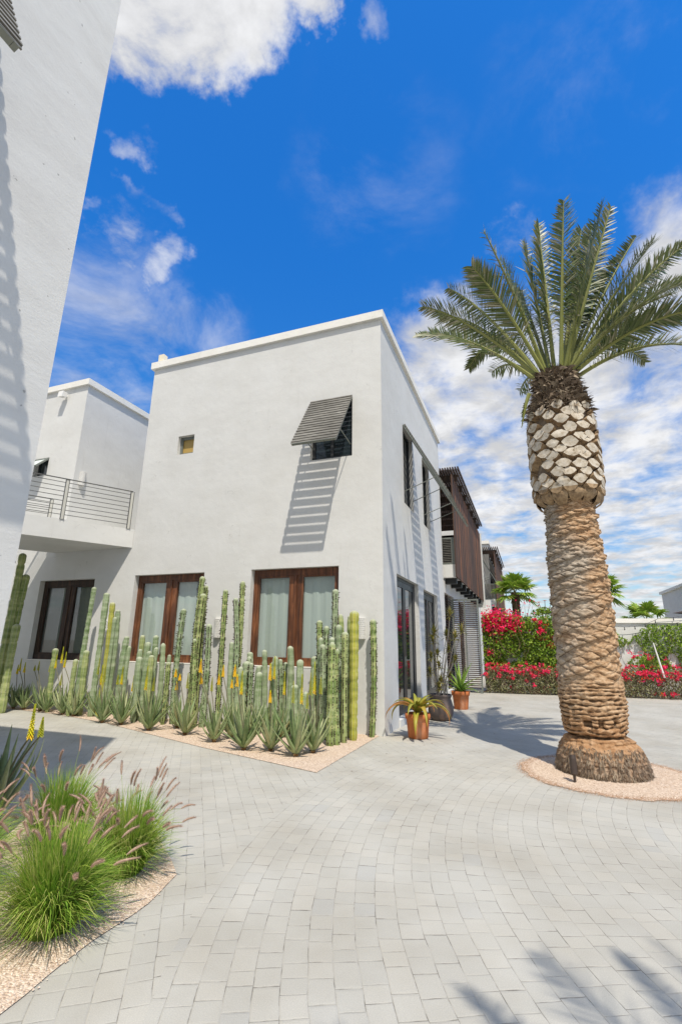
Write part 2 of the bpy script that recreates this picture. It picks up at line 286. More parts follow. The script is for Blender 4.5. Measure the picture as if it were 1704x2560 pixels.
# palm trunk
m = mat('palm_bark', (.3, .2, .1), .95, spec=.1); t = m.node_tree
at = N(t, 'ShaderNodeAttribute', attribute_name='hgt'); n = tex(t, coord='Pos', scale=11, detail=7, rough=.7, sc3=(1, 1, 2.2)); n2 = tex(t, coord='Pos', scale=1.6, detail=3); n3 = tex(t, coord='Pos', scale=45, detail=5, rough=.7, sc3=(1.5, 1.5, .4))
c = ramp(t, n, [(.28, (.16, .09, .05)), (.44, (.36, .22, .12)), (.58, (.52, .36, .22)), (.8, (.68, .55, .41))])
fz = N(t, 'ShaderNodeSeparateXYZ'); gp = N(t, 'ShaderNodeNewGeometry'); L(t, gp.outputs['Position'], fz.inputs[0])
greyf = mth(t, 'MULTIPLY', sstep(t, mth(t, 'ADD', mth(t, 'MULTIPLY', mth(t, 'SUBTRACT', 3.2, fz.outputs[0]), .9), mth(t, 'MULTIPLY', n2, 1.5)), .62, 1.15), mth(t, 'MULTIPLY', sstep(t, fz.outputs[2], .7, 1.5), .8))  # grey weathering on the left, with the unlit side put into the colour
c = mixc(t, greyf, c, ramp(t, n, [(.28, (.15, .13, .105)), (.5, (.36, .32, .26)), (.75, (.56, .52, .45))]))
c = mixc(t, mth(t, 'MULTIPLY', sstep(t, fz.outputs[2], .85, .40), .40), c, (.40, .20, .085))
c = mixc(t, sstep(t, fz.outputs[2], .36, .10, 0, .55), c, ramp(t, n3, [(.35, (.10, .075, .055)), (.65, (.42, .37, .31))]))
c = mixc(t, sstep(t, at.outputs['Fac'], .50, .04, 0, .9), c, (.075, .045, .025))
basec(m, c); bump(m, mth(t, 'ADD', n, n3), .7, .015); M['bark'] = m
m = mat('cut_boot_face', (.55, .5, .42), .9); t = m.node_tree; n = tex(t, coord='Pos', scale=16, detail=5, rough=.65); basec(m, ramp(t, n, [(.3, (.28, .22, .14)), (.45, (.46, .40, .31)), (.7, (.62, .57, .48))])); bump(m, n, .4, .008); M['boot'] = m
m = mat('boot_side', (.2, .12, .06), .95); t = m.node_tree; n = tex(t, coord='Pos', scale=14, detail=6, rough=.7); basec(m, ramp(t, n, [(.3, (.12, .08, .045)), (.5, (.30, .205, .115)), (.8, (.50, .37, .22))])); bump(m, n, .6, .01); M['bootside'] = m
M['fibre'] = plantmat('palm_fibre', [(.2, (.06, .042, .03)), (.5, (.17, .125, .085)), (.8, (.38, .31, .22))], scale=9, rough=.95)
M['bronze'] = mat('bronze_fixture', (.075, .055, .045), .5, .4)
M['curb'] = mat('curb_concrete', (.33, .32, .29), .9)

# ---------------------------------------------------------------- mesh helpers
class MB:
    def __init__(s): s.v = []; s.f = []; s.m = []; s.a = {}
    def add(s, vs, fs, mi=0):
        k = len(s.v); s.v += [tuple(p) for p in vs]; s.f += [tuple(i + k for i in f) for f in fs]; s.m += [mi] * len(fs); return k
    def quad(s, a, b, c, d, mi=0): s.add([a, b, c, d], [(0, 1, 2, 3)], mi)
    def box(s, x0, x1, y0, y1, z0, z1, mi=0):
        s.add([(x, y, z) for z in (z0, z1) for y in (y0, y1) for x in (x0, x1)],
              [(0, 2, 3, 1), (4, 5, 7, 6), (0, 1, 5, 4), (2, 6, 7, 3), (0, 4, 6, 2), (1, 3, 7, 5)], mi)
    def bar(s, a, b, w_, h_, up=(0, 0, 1), mi=0):
        a = Vector(a); b = Vector(b); d = (b - a).normalized(); u = Vector(up); sd = d.cross(u)
        if sd.length < 1e-4: sd = d.cross(Vector((1, 0, 0)))
        sd.normalize(); u = sd.cross(d).normalized(); sd *= w_ / 2; u = u * (h_ / 2)
        s.add([a - sd - u, a + sd - u, a + sd + u, a - sd + u, b - sd - u, b + sd - u, b + sd + u, b - sd + u],
              [(0, 3, 2, 1), (4, 5, 6, 7), (0, 1, 5, 4), (1, 2, 6, 5), (2, 3, 7, 6), (3, 0, 4, 7)], mi)
    def tube(s, pts, rs, n=8, mi=0, cap=True):
        pts = [Vector(p) for p in pts]; k0 = len(s.v); prev = None
        if not hasattr(rs, '__len__'): rs = [rs] * len(pts)
        for i, p in enumerate(pts):
            d = (pts[min(i + 1, len(pts) - 1)] - pts[max(i - 1, 0)]).normalized()
            if prev is None: prev = d.orthogonal().normalized()
            x = (prev - d * prev.dot(d)).normalized(); prev = x; y = d.cross(x)
            for j in range(n): a = 2 * PI * j / n; s.v.append(tuple(p + (x * math.cos(a) + y * math.sin(a)) * rs[i]))
        for i in range(len(pts) - 1):
            for j in range(n):
                a = k0 + i * n + j; b = k0 + i * n + (j + 1) % n; s.f.append((a, b, b + n, a + n)); s.m.append(mi)
        if cap:
            s.f.append(tuple(k0 + j for j in reversed(range(n)))); s.m.append(mi)
            e = k0 + (len(pts) - 1) * n; s.f.append(tuple(e + j for j in range(n))); s.m.append(mi)
    def lathe(s, prof, c, n=32, mi=0):
        k0 = len(s.v)
        for (r, z) in prof:
            for j in range(n): a = 2 * PI * j / n; s.v.append((c[0] + r * math.cos(a), c[1] + r * math.sin(a), c[2] + z))
        for i in range(len(prof) - 1):
            for j in range(n): a = k0 + i * n + j; b = k0 + i * n + (j + 1) % n; s.f.append((a, b, b + n, a + n)); s.m.append(mi)
    def ribbon(s, pts, ws, side, mi=0, fold=0.0, nrm=None):
        k0 = len(s.v); n = len(pts)
        for i, p in enumerate(pts):
            p = Vector(p); sd = Vector(side) * ws[i]
            if fold and nrm is not None:
                s.v += [tuple(p - sd + Vector(nrm) * ws[i] * fold), tuple(p), tuple(p + sd + Vector(nrm) * ws[i] * fold)]
            else: s.v += [tuple(p - sd), tuple(p + sd)]
        q = 3 if (fold and nrm is not None) else 2
        for i in range(n - 1):
            for j in range(q - 1):
                a = k0 + i * q + j; s.f.append((a, a + 1, a + 1 + q, a + q)); s.m.append(mi)
    def build(s, name, mats, parent=None, origin=None, smooth=False):
        if not isinstance(mats, (list, tuple)): mats = [mats]
        o0 = Vector(parent['_o']) if parent is not None else Vector(origin or (0, 0, 0))
        org = Vector(origin) if origin is not None else o0
        me = bpy.data.meshes.new(name); me.from_pydata([tuple(Vector(v) - org) for v in s.v], [], s.f)
        for m_ in mats: me.materials.append(M[m_] if isinstance(m_, str) else m_)
        if len(mats) > 1: me.polygons.foreach_set('material_index', s.m)
        for k_, vals in s.a.items():
            at_ = me.attributes.new(k_, 'FLOAT', 'POINT'); at_.data.foreach_set('value', vals)
        if smooth: me.polygons.foreach_set('use_smooth', [True] * len(me.polygons))
        me.update()
        ob = bpy.data.objects.new(name, me); sc.collection.objects.link(ob)
        if parent is not None: ob.parent = parent; ob.location = org - Vector(parent['_o'])
        else: ob.location = org
        ob['_o'] = tuple(org)
        return ob
def thing(name, label, cat, loc=(0, 0, 0), group=None):
    o = bpy.data.objects.new(name, None); sc.collection.objects.link(o); o.location = loc; o['_o'] = tuple(loc); o['label'] = label; o['category'] = cat
    o.empty_display_size = .2
    if group: o['group'] = group
    return o
def tag(o, label, cat, group=None, kind=None):
    o['label'] = label; o['category'] = cat
    if group: o['group'] = group
    if kind: o['kind'] = kind
    return o
def structure(o): o['kind'] = 'structure'; return o
def bez(a, b, c, n): return [Vector(a) * (1 - t_) ** 2 + Vector(b) * 2 * t_ * (1 - t_) + Vector(c) * t_ * t_ for t_ in [i / (n - 1) for i in range(n)]]
def facade(mb, ax, val, u0, u1, z0, z1, holes, depth, sgn, mi=0):
    """wall sheet on plane axis ax = val (outward normal sign sgn) with recessed rectangular openings"""
    us = sorted({u0, u1, *[h[0] for h in holes], *[h[1] for h in holes]}); zs = sorted({z0, z1, *[h[2] for h in holes], *[h[3] for h in holes]})
    P3 = lambda u, z, d: (val - sgn * d, u, z) if ax == 0 else (u, val - sgn * d, z)
    for i in range(len(us) - 1):
        for j in range(len(zs) - 1):
            cu = (us[i] + us[i + 1]) / 2; cz_ = (zs[j] + zs[j + 1]) / 2
            if not (u0 <= cu <= u1 and z0 <= cz_ <= z1): continue
            if any(h[0] < cu < h[1] and h[2] < cz_ < h[3] for h in holes): continue
            mb.quad(P3(us[i], zs[j], 0), P3(us[i + 1], zs[j], 0), P3(us[i + 1], zs[j + 1], 0), P3(us[i], zs[j + 1], 0), mi)
    for (a, b, c_, d_) in holes:
        D_ = depth
        mb.quad(P3(a, c_, 0), P3(a, c_, D_), P3(a, d_, D_), P3(a, d_, 0), mi); mb.quad(P3(b, c_, 0), P3(b, c_, D_), P3(b, d_, D_), P3(b, d_, 0), mi)
        mb.quad(P3(a, c_, 0), P3(b, c_, 0), P3(b, c_, D_), P3(a, c_, D_), mi); mb.quad(P3(a, d_, 0), P3(b, d_, 0), P3(b, d_, D_), P3(a, d_, D_), mi)

# ---------------------------------------------------------------- ground
mb = MB(); mb.quad((-400, -400, -.03), (400, -400, -.03), (400, 600, -.03), (-400, 600, -.03)); structure(mb.build('ground', 'earth'))
mb = MB(); mb.quad((-25, -25, 0), (25, -25, 0), (25, 30, 0), (-25, 30, 0)); structure(mb.build('paving', 'pavers'))
def poly_sheet(name, pts, z, mt, sub=0):
    mb = MB(); mb.add([(x, y, z) for x, y in pts], [tuple(range(len(pts)))]); return mb.build(name, mt)
bedA = [(-.13, -2.62), (-.10, .0), (-14, 0.0), (-14, -.36), (-8.4, -.36), (-7.0, -.50), (-5.4, -.86), (-2.28, -1.97)]
def wobble(pts, amp, step=.12, closed=True):
    out = []; n = len(pts)
    for i in range(n):
        a = Vector((*pts[i], 0)); b = Vector((*pts[(i + 1) % n], 0)); k = max(1, int((b - a).length / step))
        for j in range(k):
            p = a.lerp(b, j / k); q = noise.noise_vector(p * 4.3) * amp; out.append((p.x + q.x, p.y + q.y))
    return out
structure(poly_sheet('gravel_bed', bedA, .006, 'gravel'))
bedB = wobble([(.06, -5.42), (.15, -5.8), (.14, -6.2), (.20, -6.75), (.22, -10), (-1.2, -10), (-1.2, -6.04), (-3.4, -6.04), (-3.4, -4.6), (-1.7, -4.35), (-.5, -4.95)], .02)
structure(poly_sheet('gravel_bed', bedB, .006, 'gravel'))
ringc = (3.22, -1.25)
bedC = [(ringc[0] + math.cos(a) * r_, ringc[1] + math.sin(a) * r_) for a, r_ in [(2 * PI * k / 72, 1.03 + .025 * math.sin(k * 1.7) + .015 * math.sin(k * .6)) for k in range(72)]]
structure(poly_sheet('gravel_bed', bedC, .006, 'gravel'))
# rusty dirt fringe round the palm bed: loose fine gravel (stuff), plus loose stones of every bed
def inside(p, poly):
    c = False; n = len(poly)
    for i in range(n):
        x1, y1 = poly[i]; x2, y2 = poly[(i + 1) % n]
        if (y1 > p[1]) != (y2 > p[1]) and p[0] < (x2 - x1) * (p[1] - y1) / (y2 - y1) + x1: c = not c
    return c
def stones(name, label, poly, box, n, r0, r1, spill=0.0, dens=None):
    mb = MB(); k = 0; tries = 0
    while k < n and tries < n * 12:
        tries += 1
        x = random.uniform(box[0], box[1]); y = random.uniform(box[2], box[3])
        jx = random.gauss(0, spill); jy = random.gauss(0, spill)
        if not inside((x, y), poly): continue
        if dens and random.random() > dens(x, y): continue
        x += jx; y += jy
        r = random.uniform(r0, r1); h = r * random.uniform(.5, .9); a0 = random.random() * 6
        ring = [(x + math.cos(a0 + a * PI / 2.5) * r * random.uniform(.7, 1.1), y + math.sin(a0 + a * PI / 2.5) * r * random.uniform(.7, 1.1), .006 + h * .25) for a in range(5)]
        top = [(x + (q[0] - x) * .55, y + (q[1] - y) * .55, .006 + h) for q in ring]
        mb.add(ring + top, [(i, (i + 1) % 5, 5 + (i + 1) % 5, 5 + i) for i in range(5)] + [(5, 6, 7, 8, 9)]); k += 1
    return tag(mb.build(name, 'stone'), label, 'gravel', kind='stuff')
stones('loose_gravel', 'loose pinkish gravel chips strewn over the cactus bed along the wall', bedA, (-8.5, 0, -2.7, 0), 7000, .004, .009, .02)
stones('loose_gravel', 'loose cream gravel chips around the fountain grass in the foreground bed', bedB, (-3.4, .25, -8, -4.3), 11000, .003, .0075, .02, lambda x, y: 1 if y < -5 else .3)
stones('loose_gravel', 'loose pinkish gravel chips around the foot of the tall date palm', bedC, (2, 4.4, -2.4, 0), 5000, .004, .009, .03)
mb = MB()
for k in range(9000):
    a = random.random() * 2 * PI; r_ = 1.03 + abs(random.gauss(0, .05)) - random.random() * .12
    x = ringc[0] + math.cos(a) * r_; y = ringc[1] + math.sin(a) * r_; q = random.uniform(.002, .006); b_ = random.random() * 3
    mb.add([(x + math.cos(b_ + i * 2.1) * q, y + math.sin(b_ + i * 2.1) * q, .008 + (i == 0) * .003) for i in range(3)], [(0, 1, 2)])
tag(mb.build('loose_gravel', 'rust_gravel'), 'rusty brown grit fringing the round palm bed on the paving', 'gravel', kind='stuff')
mb = MB()
for (c_, n_, rx, ry) in [((.5, .1), 30, .9, 1.2), ((1.2, 2.5), 40, 1.2, 1.5), ((.6, -1.2), 16, .5, .8), ((1.5, -5.2), 6, 1.4, 1.2)]:
    for k in range(n_):
        x = c_[0] + random.gauss(0, rx); y = c_[1] + random.gauss(0, ry)
        if x < .05 and y > -2.7: continue
        l_ = random.uniform(.006, .02); a = random.random() * PI; d = Vector((math.cos(a), math.sin(a), 0)) * l_; s_ = Vector((-d.y, d.x, 0)) * .22
        p = Vector((x, y, .005)); mb.add([p - d, p + s_ + Vector((0, 0, .004)), p + d, p - s_], [(0, 1, 2, 3)])
tag(mb.build('fallen_leaves', 'twig'), 'small dry leaves and bits scattered over the paving', 'leaves', kind='stuff')

# ---------------------------------------------------------------- windows / doors
def casement(parent, x0, x1, z0, z1, dim=False):
    """two-leaf wooden window in the front wall, opening x0..x1, z0..z1 on plane y = 0"""
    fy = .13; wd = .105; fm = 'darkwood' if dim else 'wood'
    mb = MB(); y0, y1 = fy, fy + .07; xm = (x0 + x1) / 2
    mb.box(x0, x1, y0, y1, z1 - .13, z1); mb.box(x0, x1, y0, y1, z0, z0 + .12)
    mb.box(x0, x0 + .085, y0 + .002, y1, z0 + .12, z1 - .13); mb.box(x1 - .085, x1, y0 + .002, y1, z0 + .12, z1 - .13)
    mb.box(xm - .02, xm + .02, y0 - .012, y1 - .01, z0 + .12, z1 - .13)
    fr_ = mb.build('window', fm, parent, origin=((x0 + x1) / 2, fy, z0))
    for (a, b) in ((x0 + .087, xm - .022), (xm + .022, x1 - .087)):
        mb = MB(); q = .11 if a > x0 + .2 else .03; p = .03 if a > x0 + .2 else .11
        lw = .045
        l0 = lw; l1 = .13
        if a > x0 + .2: l0, l1 = .13, lw
        mb.box(a, a + l0, y0 + .01, y1 - .005, z0 + .122, z1 - .132); mb.box(b - l1, b, y0 + .01, y1 - .005, z0 + .122, z1 - .132)
        mb.box(a + l0, b - l1, y0 + .012, y1 - .005, z0 + .122, z0 + .16); mb.box(a + l0, b - l1, y0 + .012, y1 - .005, z1 - .17, z1 - .132)
        mb.build('sash', fm, fr_)
        mb = MB(); mb.quad((a + l0, y0 + .045, z0 + .16), (b - l1, y0 + .045, z0 + .16), (b - l1, y0 + .045, z1 - .17), (a + l0, y0 + .045, z1 - .17)); mb.build('pane', 'glass', fr_)
        mb = MB(); n = 26; sd = random.random() * 9
        for i in range(n + 1):
            x = a + (b - a) * i / n; yy = .225 + .008 * math.sin(i * .9 + sd) + .005 * math.sin(i * 2.3 + sd)
            for j, z in enumerate((z0 + .10, (z0 + z1) / 2, z1 - .15)): mb.v.append((x, yy + (.006 * math.sin(i * .5 + sd * 2) if j == 0 else 0), z))
        for i in range(n):
            for j in range(2): mb.f.append((i * 3 + j, i * 3 + 3 + j, i * 3 + 4 + j, i * 3 + 1 + j)); mb.m.append(0)
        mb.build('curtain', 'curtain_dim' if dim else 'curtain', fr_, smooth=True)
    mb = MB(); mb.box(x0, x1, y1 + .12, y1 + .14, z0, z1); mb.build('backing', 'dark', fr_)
    mb = MB(); mb.box(x0 - .005, x1 + .005, -.004, fy, z0 - .014, z0 + .003); mb.build('sill', 'cap', fr_)
    return fr_
def slat_shutter(parent, ax, wallv, sgn, u0, u1, zt, dz, out, nsl, rod_u=(), rodz=.35):
    """awning shutter hinged at the head zt, pushed out: bottom at zt-dz, out metres off the wall"""
    P3 = lambda u, d, z: Vector((wallv + sgn * d, u, z)) if ax == 0 else Vector((u, wallv + sgn * d, z))
    top = P3(u0, .015, zt); vec = P3(u0, out, zt - dz) - top; ln = vec.length; d = vec.normalized()
    uax = P3(u1, .015, zt) - top; nrm = uax.cross(vec).normalized()
    if nrm.z < 0: nrm = -nrm
    f = MB()
    for base in (top, top + uax):
        inn = uax.normalized() * (.02 if base is top or base == top else -.02)
        f.bar(base + inn, base + inn + vec, .035, .05, up=nrm)
    f.bar(top + d * .02 + uax.normalized() * .04, top + uax + d * .02 - uax.normalized() * .04, .04, .048, up=nrm); f.bar(top + vec - d * .02 + uax.normalized() * .04, top + vec + uax - d * .02 - uax.normalized() * .04, .04, .048, up=nrm)
    s_ = f.build('shutter', 'grey_metal', parent, origin=tuple(top))
    sl = MB()
    for k in range(nsl):
        c_ = top + vec * ((k + .5) / nsl) + nrm * .032
        tilt = (nrm + d * .9).normalized()
        pt = ln / nsl
        sl.bar(c_ - d * pt * .22 - uax.normalized() * .015, c_ - d * pt * .22 + uax + uax.normalized() * .015, pt * .40, .014, up=nrm)
        sl.bar(c_ + d * pt * .17 - nrm * .012 - uax.normalized() * .015, c_ + d * pt * .17 - nrm * .012 + uax + uax.normalized() * .015, pt * .40, .012, up=nrm)
    sl.build('slats', 'greywood', s_)
    for u in rod_u:
        r = MB(); a = P3(u, .0, zt - dz - rodz) ; b = P3(u, out * .74, zt - dz * .74)
        r.tube([a, b], .010, 8); r.build('stay_rod', 'grey_metal', s_)
    return s_
def plain_window(parent, ax, wallv, sgn, u0, u1, z0, z1, depth, mull=(), fw=.05, frame='frame', glass='glassdark'):
    B = lambda mb, a, b, d0, d1, c_, e: mb.box(*( (sorted((wallv - sgn * d0, wallv - sgn * d1))) + [a, b] if ax == 0 else [a, b] + sorted((wallv - sgn * d0, wallv - sgn * d1))), c_, e)
    mb = MB(); B(mb, u0, u1, depth, depth + .05, z1 - fw, z1); B(mb, u0, u1, depth, depth + .05, z0, z0 + fw)
    B(mb, u0, u0 + fw, depth, depth + .05, z0 + fw, z1 - fw); B(mb, u1 - fw, u1, depth, depth + .05, z0 + fw, z1 - fw)
    for q in mull: B(mb, q - fw / 2, q + fw / 2, depth - .003, depth + .045, z0 + fw, z1 - fw)
    f = mb.build('window', frame, parent)
    mb = MB(); B(mb, u0 + fw * .5, u1 - fw * .5, depth + .03, depth + .04, z0 + fw * .5, z1 - fw * .5); mb.build('pane', glass, f)
    return f
def french_door(parent, wallv, u0, u1, z0, z1, depth=.10):
    mb = MB(); X = lambda d: wallv - d; fw = .05
    mb.box(X(depth + .07), X(depth), u0, u1, z1 - .07, z1); mb.box(X(depth + .07), X(depth), u0, u0 + fw, z0, z1 - .07); mb.box(X(depth + .07), X(depth), u1 - fw, u1, z0, z1 - .07)
    d_ = mb.build('door', 'frame', parent, origin=(X(depth), (u0 + u1) / 2, z0)); um = (u0 + u1) / 2
    for a, b in ((u0 + fw + .004, um - .003), (um + .003, u1 - fw - .004)):
        mb = MB(); st = .11; f0, f1 = X(depth + .055), X(depth + .006)
        mb.box(f0, f1, a, a + st, z0 + .01, z1 - .075); mb.box(f0, f1, b - st, b, z0 + .01, z1 - .075); mb.box(f0 + .003, f1 - .003, a + st, b - st, z0 + .01, z0 + .24); mb.box(f0 + .003, f1 - .003, a + st, b - st, z1 - .20, z1 - .075)
        mb.build('door_leaf', 'frame', d_)
        mb = MB(); mb.box(f0 + .02, f0 + .03, a + st, b - st, z0 + .24, z1 - .20); mb.build('pane', 'glassdark', d_)
        hy = b - .055 if a < um - .1 else a + .055
        mb = MB(); mb.box(f1, f1 + .008, hy - .02, hy + .02, z0 + .92, z0 + 1.12); mb.tube([(f1, hy, z0 + 1.05), (f1 + .05, hy, z0 + 1.05), (f1 + .05, hy + (-.12 if a < um - .1 else .12), z0 + 1.05)], .009, 8); mb.build('handle', 'grey_metal', d_)
    mb = MB(); mb.box(X(.16), X(-.03), u0, u1, .0, z0 - .003); mb.build('threshold', 'stucco', d_)
    return d_

# ---------------------------------------------------------------- the white house (main block + left wing)
H = 8.35
house = thing('white_house', 'two storey white stucco house with wooden windows and slatted shutters behind the cactus bed', 'house', (0, 0, 0))
mb = MB()
W3 = (-2.80, -.88, 1.08, 2.96); W2 = (-5.83, -3.95, 1.08, 2.95); SM = (-5.02, -4.56, 5.77, 6.24); AW = (-1.545, -.625, 5.19, 6.51)
facade(mb, 1, 0, -6.0, 0, 0, H - .12, [W3, W2, SM, AW], .30, -1)
D1 = (1.0, 3.11, .0, 2.91); D2 = (3.74, 5.74, .0, 2.87); U1 = (1.83, 2.86, 4.65, 6.6); U2 = (4.10, 5.05, 4.65, 6.6)
facade(mb, 0, 0, 0, 7.06, 0, H - .12, [D1, D2, U1, U2], .35, 1)
mb.quad((-6, 0, 0), (-6, 7.06, 0), (-6, 7.06, H - .12), (-6, 0, H - .12)); mb.quad((-6, 7.06, 0), (0, 7.06, 0), (0, 7.06, H - .12), (-6, 7.06, H - .12))
mb.quad((-6, 0, H - .3), (0, 0, H - .3), (0, 7.06, H - .3), (-6, 7.06, H - .3))
mb.build('wall', 'stucco', house)
# slightly uneven cap
def cap_ring(name, x0, x1, y0, y1, z0, z1, ov, th, mt, parent, sides='FRBL'):
    mb = MB()
    if 'F' in sides: mb.box(x0 - ov, x1 + ov, y0 - ov, y0 + th, z0, z1)
    if 'R' in sides: mb.box(x1 - th, x1 + ov, y0 + th, y1 + ov, z0, z1)
    if 'L' in sides: mb.box(x0 - ov, x0 + th, y0 + th, y1 + ov, z0, z1)
    if 'B' in sides: mb.box(x0 + th, x1 - th, y1 - th, y1 + ov, z0, z1)
    return mb.build(name, mt, parent)
cap_ring('parapet', -6.0, 0, 0, 7.06, H - .12, H + .06, .07, .2, 'cap', house)
mb = MB(); mb.box(-5.95, -5.79, .02, .16, H + .06, H + .32); mb.build('chimney', 'cream', house)
# left wing
mb = MB(); W1 = (-8.80, -7.02, 1.06, 2.92); AW1 = (-9.78, -9.27, 5.76, 6.26)
facade(mb, 1, 0, -14, -6.0, 0, 4.02, [W1], .30, -1); facade(mb, 1, 0, -14, -8.25, 4.02, H - .12, [AW1], .30, -1)
mb.quad((-8.25, 0, 4.02), (-8.25, 6, 4.02), (-8.25, 6, H - .12), (-8.25, 0, H - .12)); mb.quad((-14, 0, 0), (-14, 6, 0), (-14, 6, H - .12), (-14, 0, H - .12))
mb.quad((-8.25, 0, 4.02), (-6, 0, 4.02), (-6, 6, 4.02), (-8.25, 6, 4.02)); mb.quad((-14, 0, H - .3), (-8.25, 0, H - .3), (-8.25, 6, H - .3), (-14, 6, H - .3)); mb.quad((-14, 6, 0), (-6, 6, 0), (-6, 6, H - .12), (-14, 6, H - .12))
mb.build('wing_wall', 'stucco', house)
cap_ring('parapet', -14, -8.25, 0, 6, H - .12, H + .05, .07, .2, 'cap', house)
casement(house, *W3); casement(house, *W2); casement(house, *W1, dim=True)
f = plain_window(house, 1, 0, -1, *SM, .10, fw=.065, frame='grey_metal', glass='amber')
f = plain_window(house, 1, 0, -1, *AW, .10, mull=(-1.1,), fw=.06)
plain_window(house, 0, 0, 1, *U1, .09, fw=.06); plain_window(house, 0, 0, 1, *U2, .09, fw=.06)
slat_shutter(house, 1, 0, -1, AW[0], AW[1], 6.51, 1.32, .885, 17, rod_u=(-1.50, -.66), rodz=-.25)
slat_shutter(house, 0, 0, 1, U1[0] + .03, U1[1], 6.60, 1.88, 1.03, 26, rod_u=(1.86, 2.75), rodz=-.20)
slat_shutter(house, 0, 0, 1, U2[0], U2[1], 6.58, 1.86, 1.05, 26, rod_u=(4.13, 4.98), rodz=-.20)
french_door(house, 0, D1[0], D1[1], .13, D1[3]); french_door(house, 0, D2[0], D2[1], .13, D2[3])
# open hopper window in the wing
f = plain_window(house, 1, 0, -1, *AW1, .12, fw=.03)
mb = MB(); a, b = AW1[0] + .02, AW1[1] - .02
tp = Vector((0, -.0, AW1[3] - .03)); bt = Vector((0, -.33, AW1[3] - .36)); up_ = Vector((0, .6, -.6))
for q0, q1 in (((a, tp), (a, bt)), ((b, tp), (b, bt)), ((a, tp), (b, tp)), ((a, bt), (b, bt))):
    mb.bar((q0[0], q0[1].y, q0[1].z), (q1[0], q1[1].y, q1[1].z), .05, .04, up=(0, -.7, .7))
s_ = mb.build('vent_sash', 'grey_metal', house)
mb = MB(); mb.quad((a, tp.y, tp.z), (b, tp.y, tp.z), (b, bt.y, bt.z), (a, bt.y, bt.z)); mb.build('pane', 'curtain', s_)

# wall lamps: half cylinders pierced with rows of holes
def wall_lamp(x, z, label, ax=1, wallv=0, w_=.085, h_=.37):
    base = (x, wallv, z) if ax == 1 else (wallv, x, z)
    o = thing('wall_lamp', label, 'wall lamp', base, 'pierced white wall lamps')
    def cyl(u, v, r):  # u 0..1 over half circle
        a = PI * u; c_, s_2 = math.cos(a) * r, math.sin(a) * r * 1.1
        return (x - c_, wallv - s_2, z + v) if ax == 1 else (wallv + s_2, x - c_, z + v)
    mb = MB(); nc_, nr = 9, 11
    for r_i in range(nr):
        off = .5 if r_i % 2 else 0
        for c_i in range(-1, nc_ + 1):
            u0 = (c_i + off) / nc_; u1 = (c_i + 1 + off) / nc_
            if u0 < -1e-6 or u1 > 1 + 1e-6: 
                uu0, uu1 = max(0, u0), min(1, u1)
                if uu1 - uu0 > .01: mb.quad(cyl(uu0, h_ * r_i / nr, w_), cyl(uu1, h_ * r_i / nr, w_), cyl(uu1, h_ * (r_i + 1) / nr, w_), cyl(uu0, h_ * (r_i + 1) / nr, w_))
                continue
            v0 = h_ * r_i / nr; v1 = h_ * (r_i + 1) / nr; um, vm = (u0 + u1) / 2, (v0 + v1) / 2
            outr = [(u0, v0), (um, v0), (u1, v0), (u1, vm), (u1, v1), (um, v1), (u0, v1), (u0, vm)]
            vs_ = [cyl(p, q, w_) for p, q in outr] + [cyl(um + (p - um) * (.56 if (k % 2) else .44), vm + (q - vm) * (.60 if (k % 2) else .46), w_) for k, (p, q) in enumerate(outr)]
            mb.add(vs_, [(k, (k + 1) % 8, 8 + (k + 1) % 8, 8 + k) for k in range(8)])
    mb.build('shade', 'white', o)
    mb = MB(); n = 12
    for v in (0, h_):
        mb.add([cyl(k / n, v, w_ * .97) for k in range(n + 1)], [tuple(range(n + 1))])
    mb.build('end_plate', 'white', o)
    return o
wall_lamp(-.43, 1.60, 'pierced white wall lamp right of the wooden window nearest the house corner')
wall_lamp(-3.50, 1.60, 'pierced white wall lamp on the wall between the two reddish wooden windows')
wall_lamp(-6.47, 1.58, 'pierced white wall lamp half hidden by the cacti left of the middle window')
wall_lamp(-9.55, 1.58, 'pierced white wall lamp in the shade at the far left behind tall cacti')
wall_lamp(.25, 5.42, 'pierced white wall lamp upstairs above the bridge railing', ax=0, wallv=-8.25)
o = thing('flood_light', 'small white flood light under the parapet of the left wing', 'lamp', (-9.0, 0, 8.02))
mb = MB(); mb.box(-9.02, -8.98, -.08, -.001, 8.0, 8.06); mb.build('bracket', 'white', o)
mb = MB(); mb.add([(-9.09, -.22, 7.92), (-8.92, -.22, 7.92), (-8.92, -.07, 7.96), (-9.09, -.07, 7.96), (-9.09, -.20, 8.09), (-8.92, -.20, 8.09), (-8.92, -.07, 8.08), (-9.09, -.07, 8.08)], [(0, 3, 2, 1), (4, 5, 6, 7), (0, 1, 5, 4), (1, 2, 6, 5), (2, 3, 7, 6), (3, 0, 4, 7)]); mb.build('lamp_head', 'white', o)

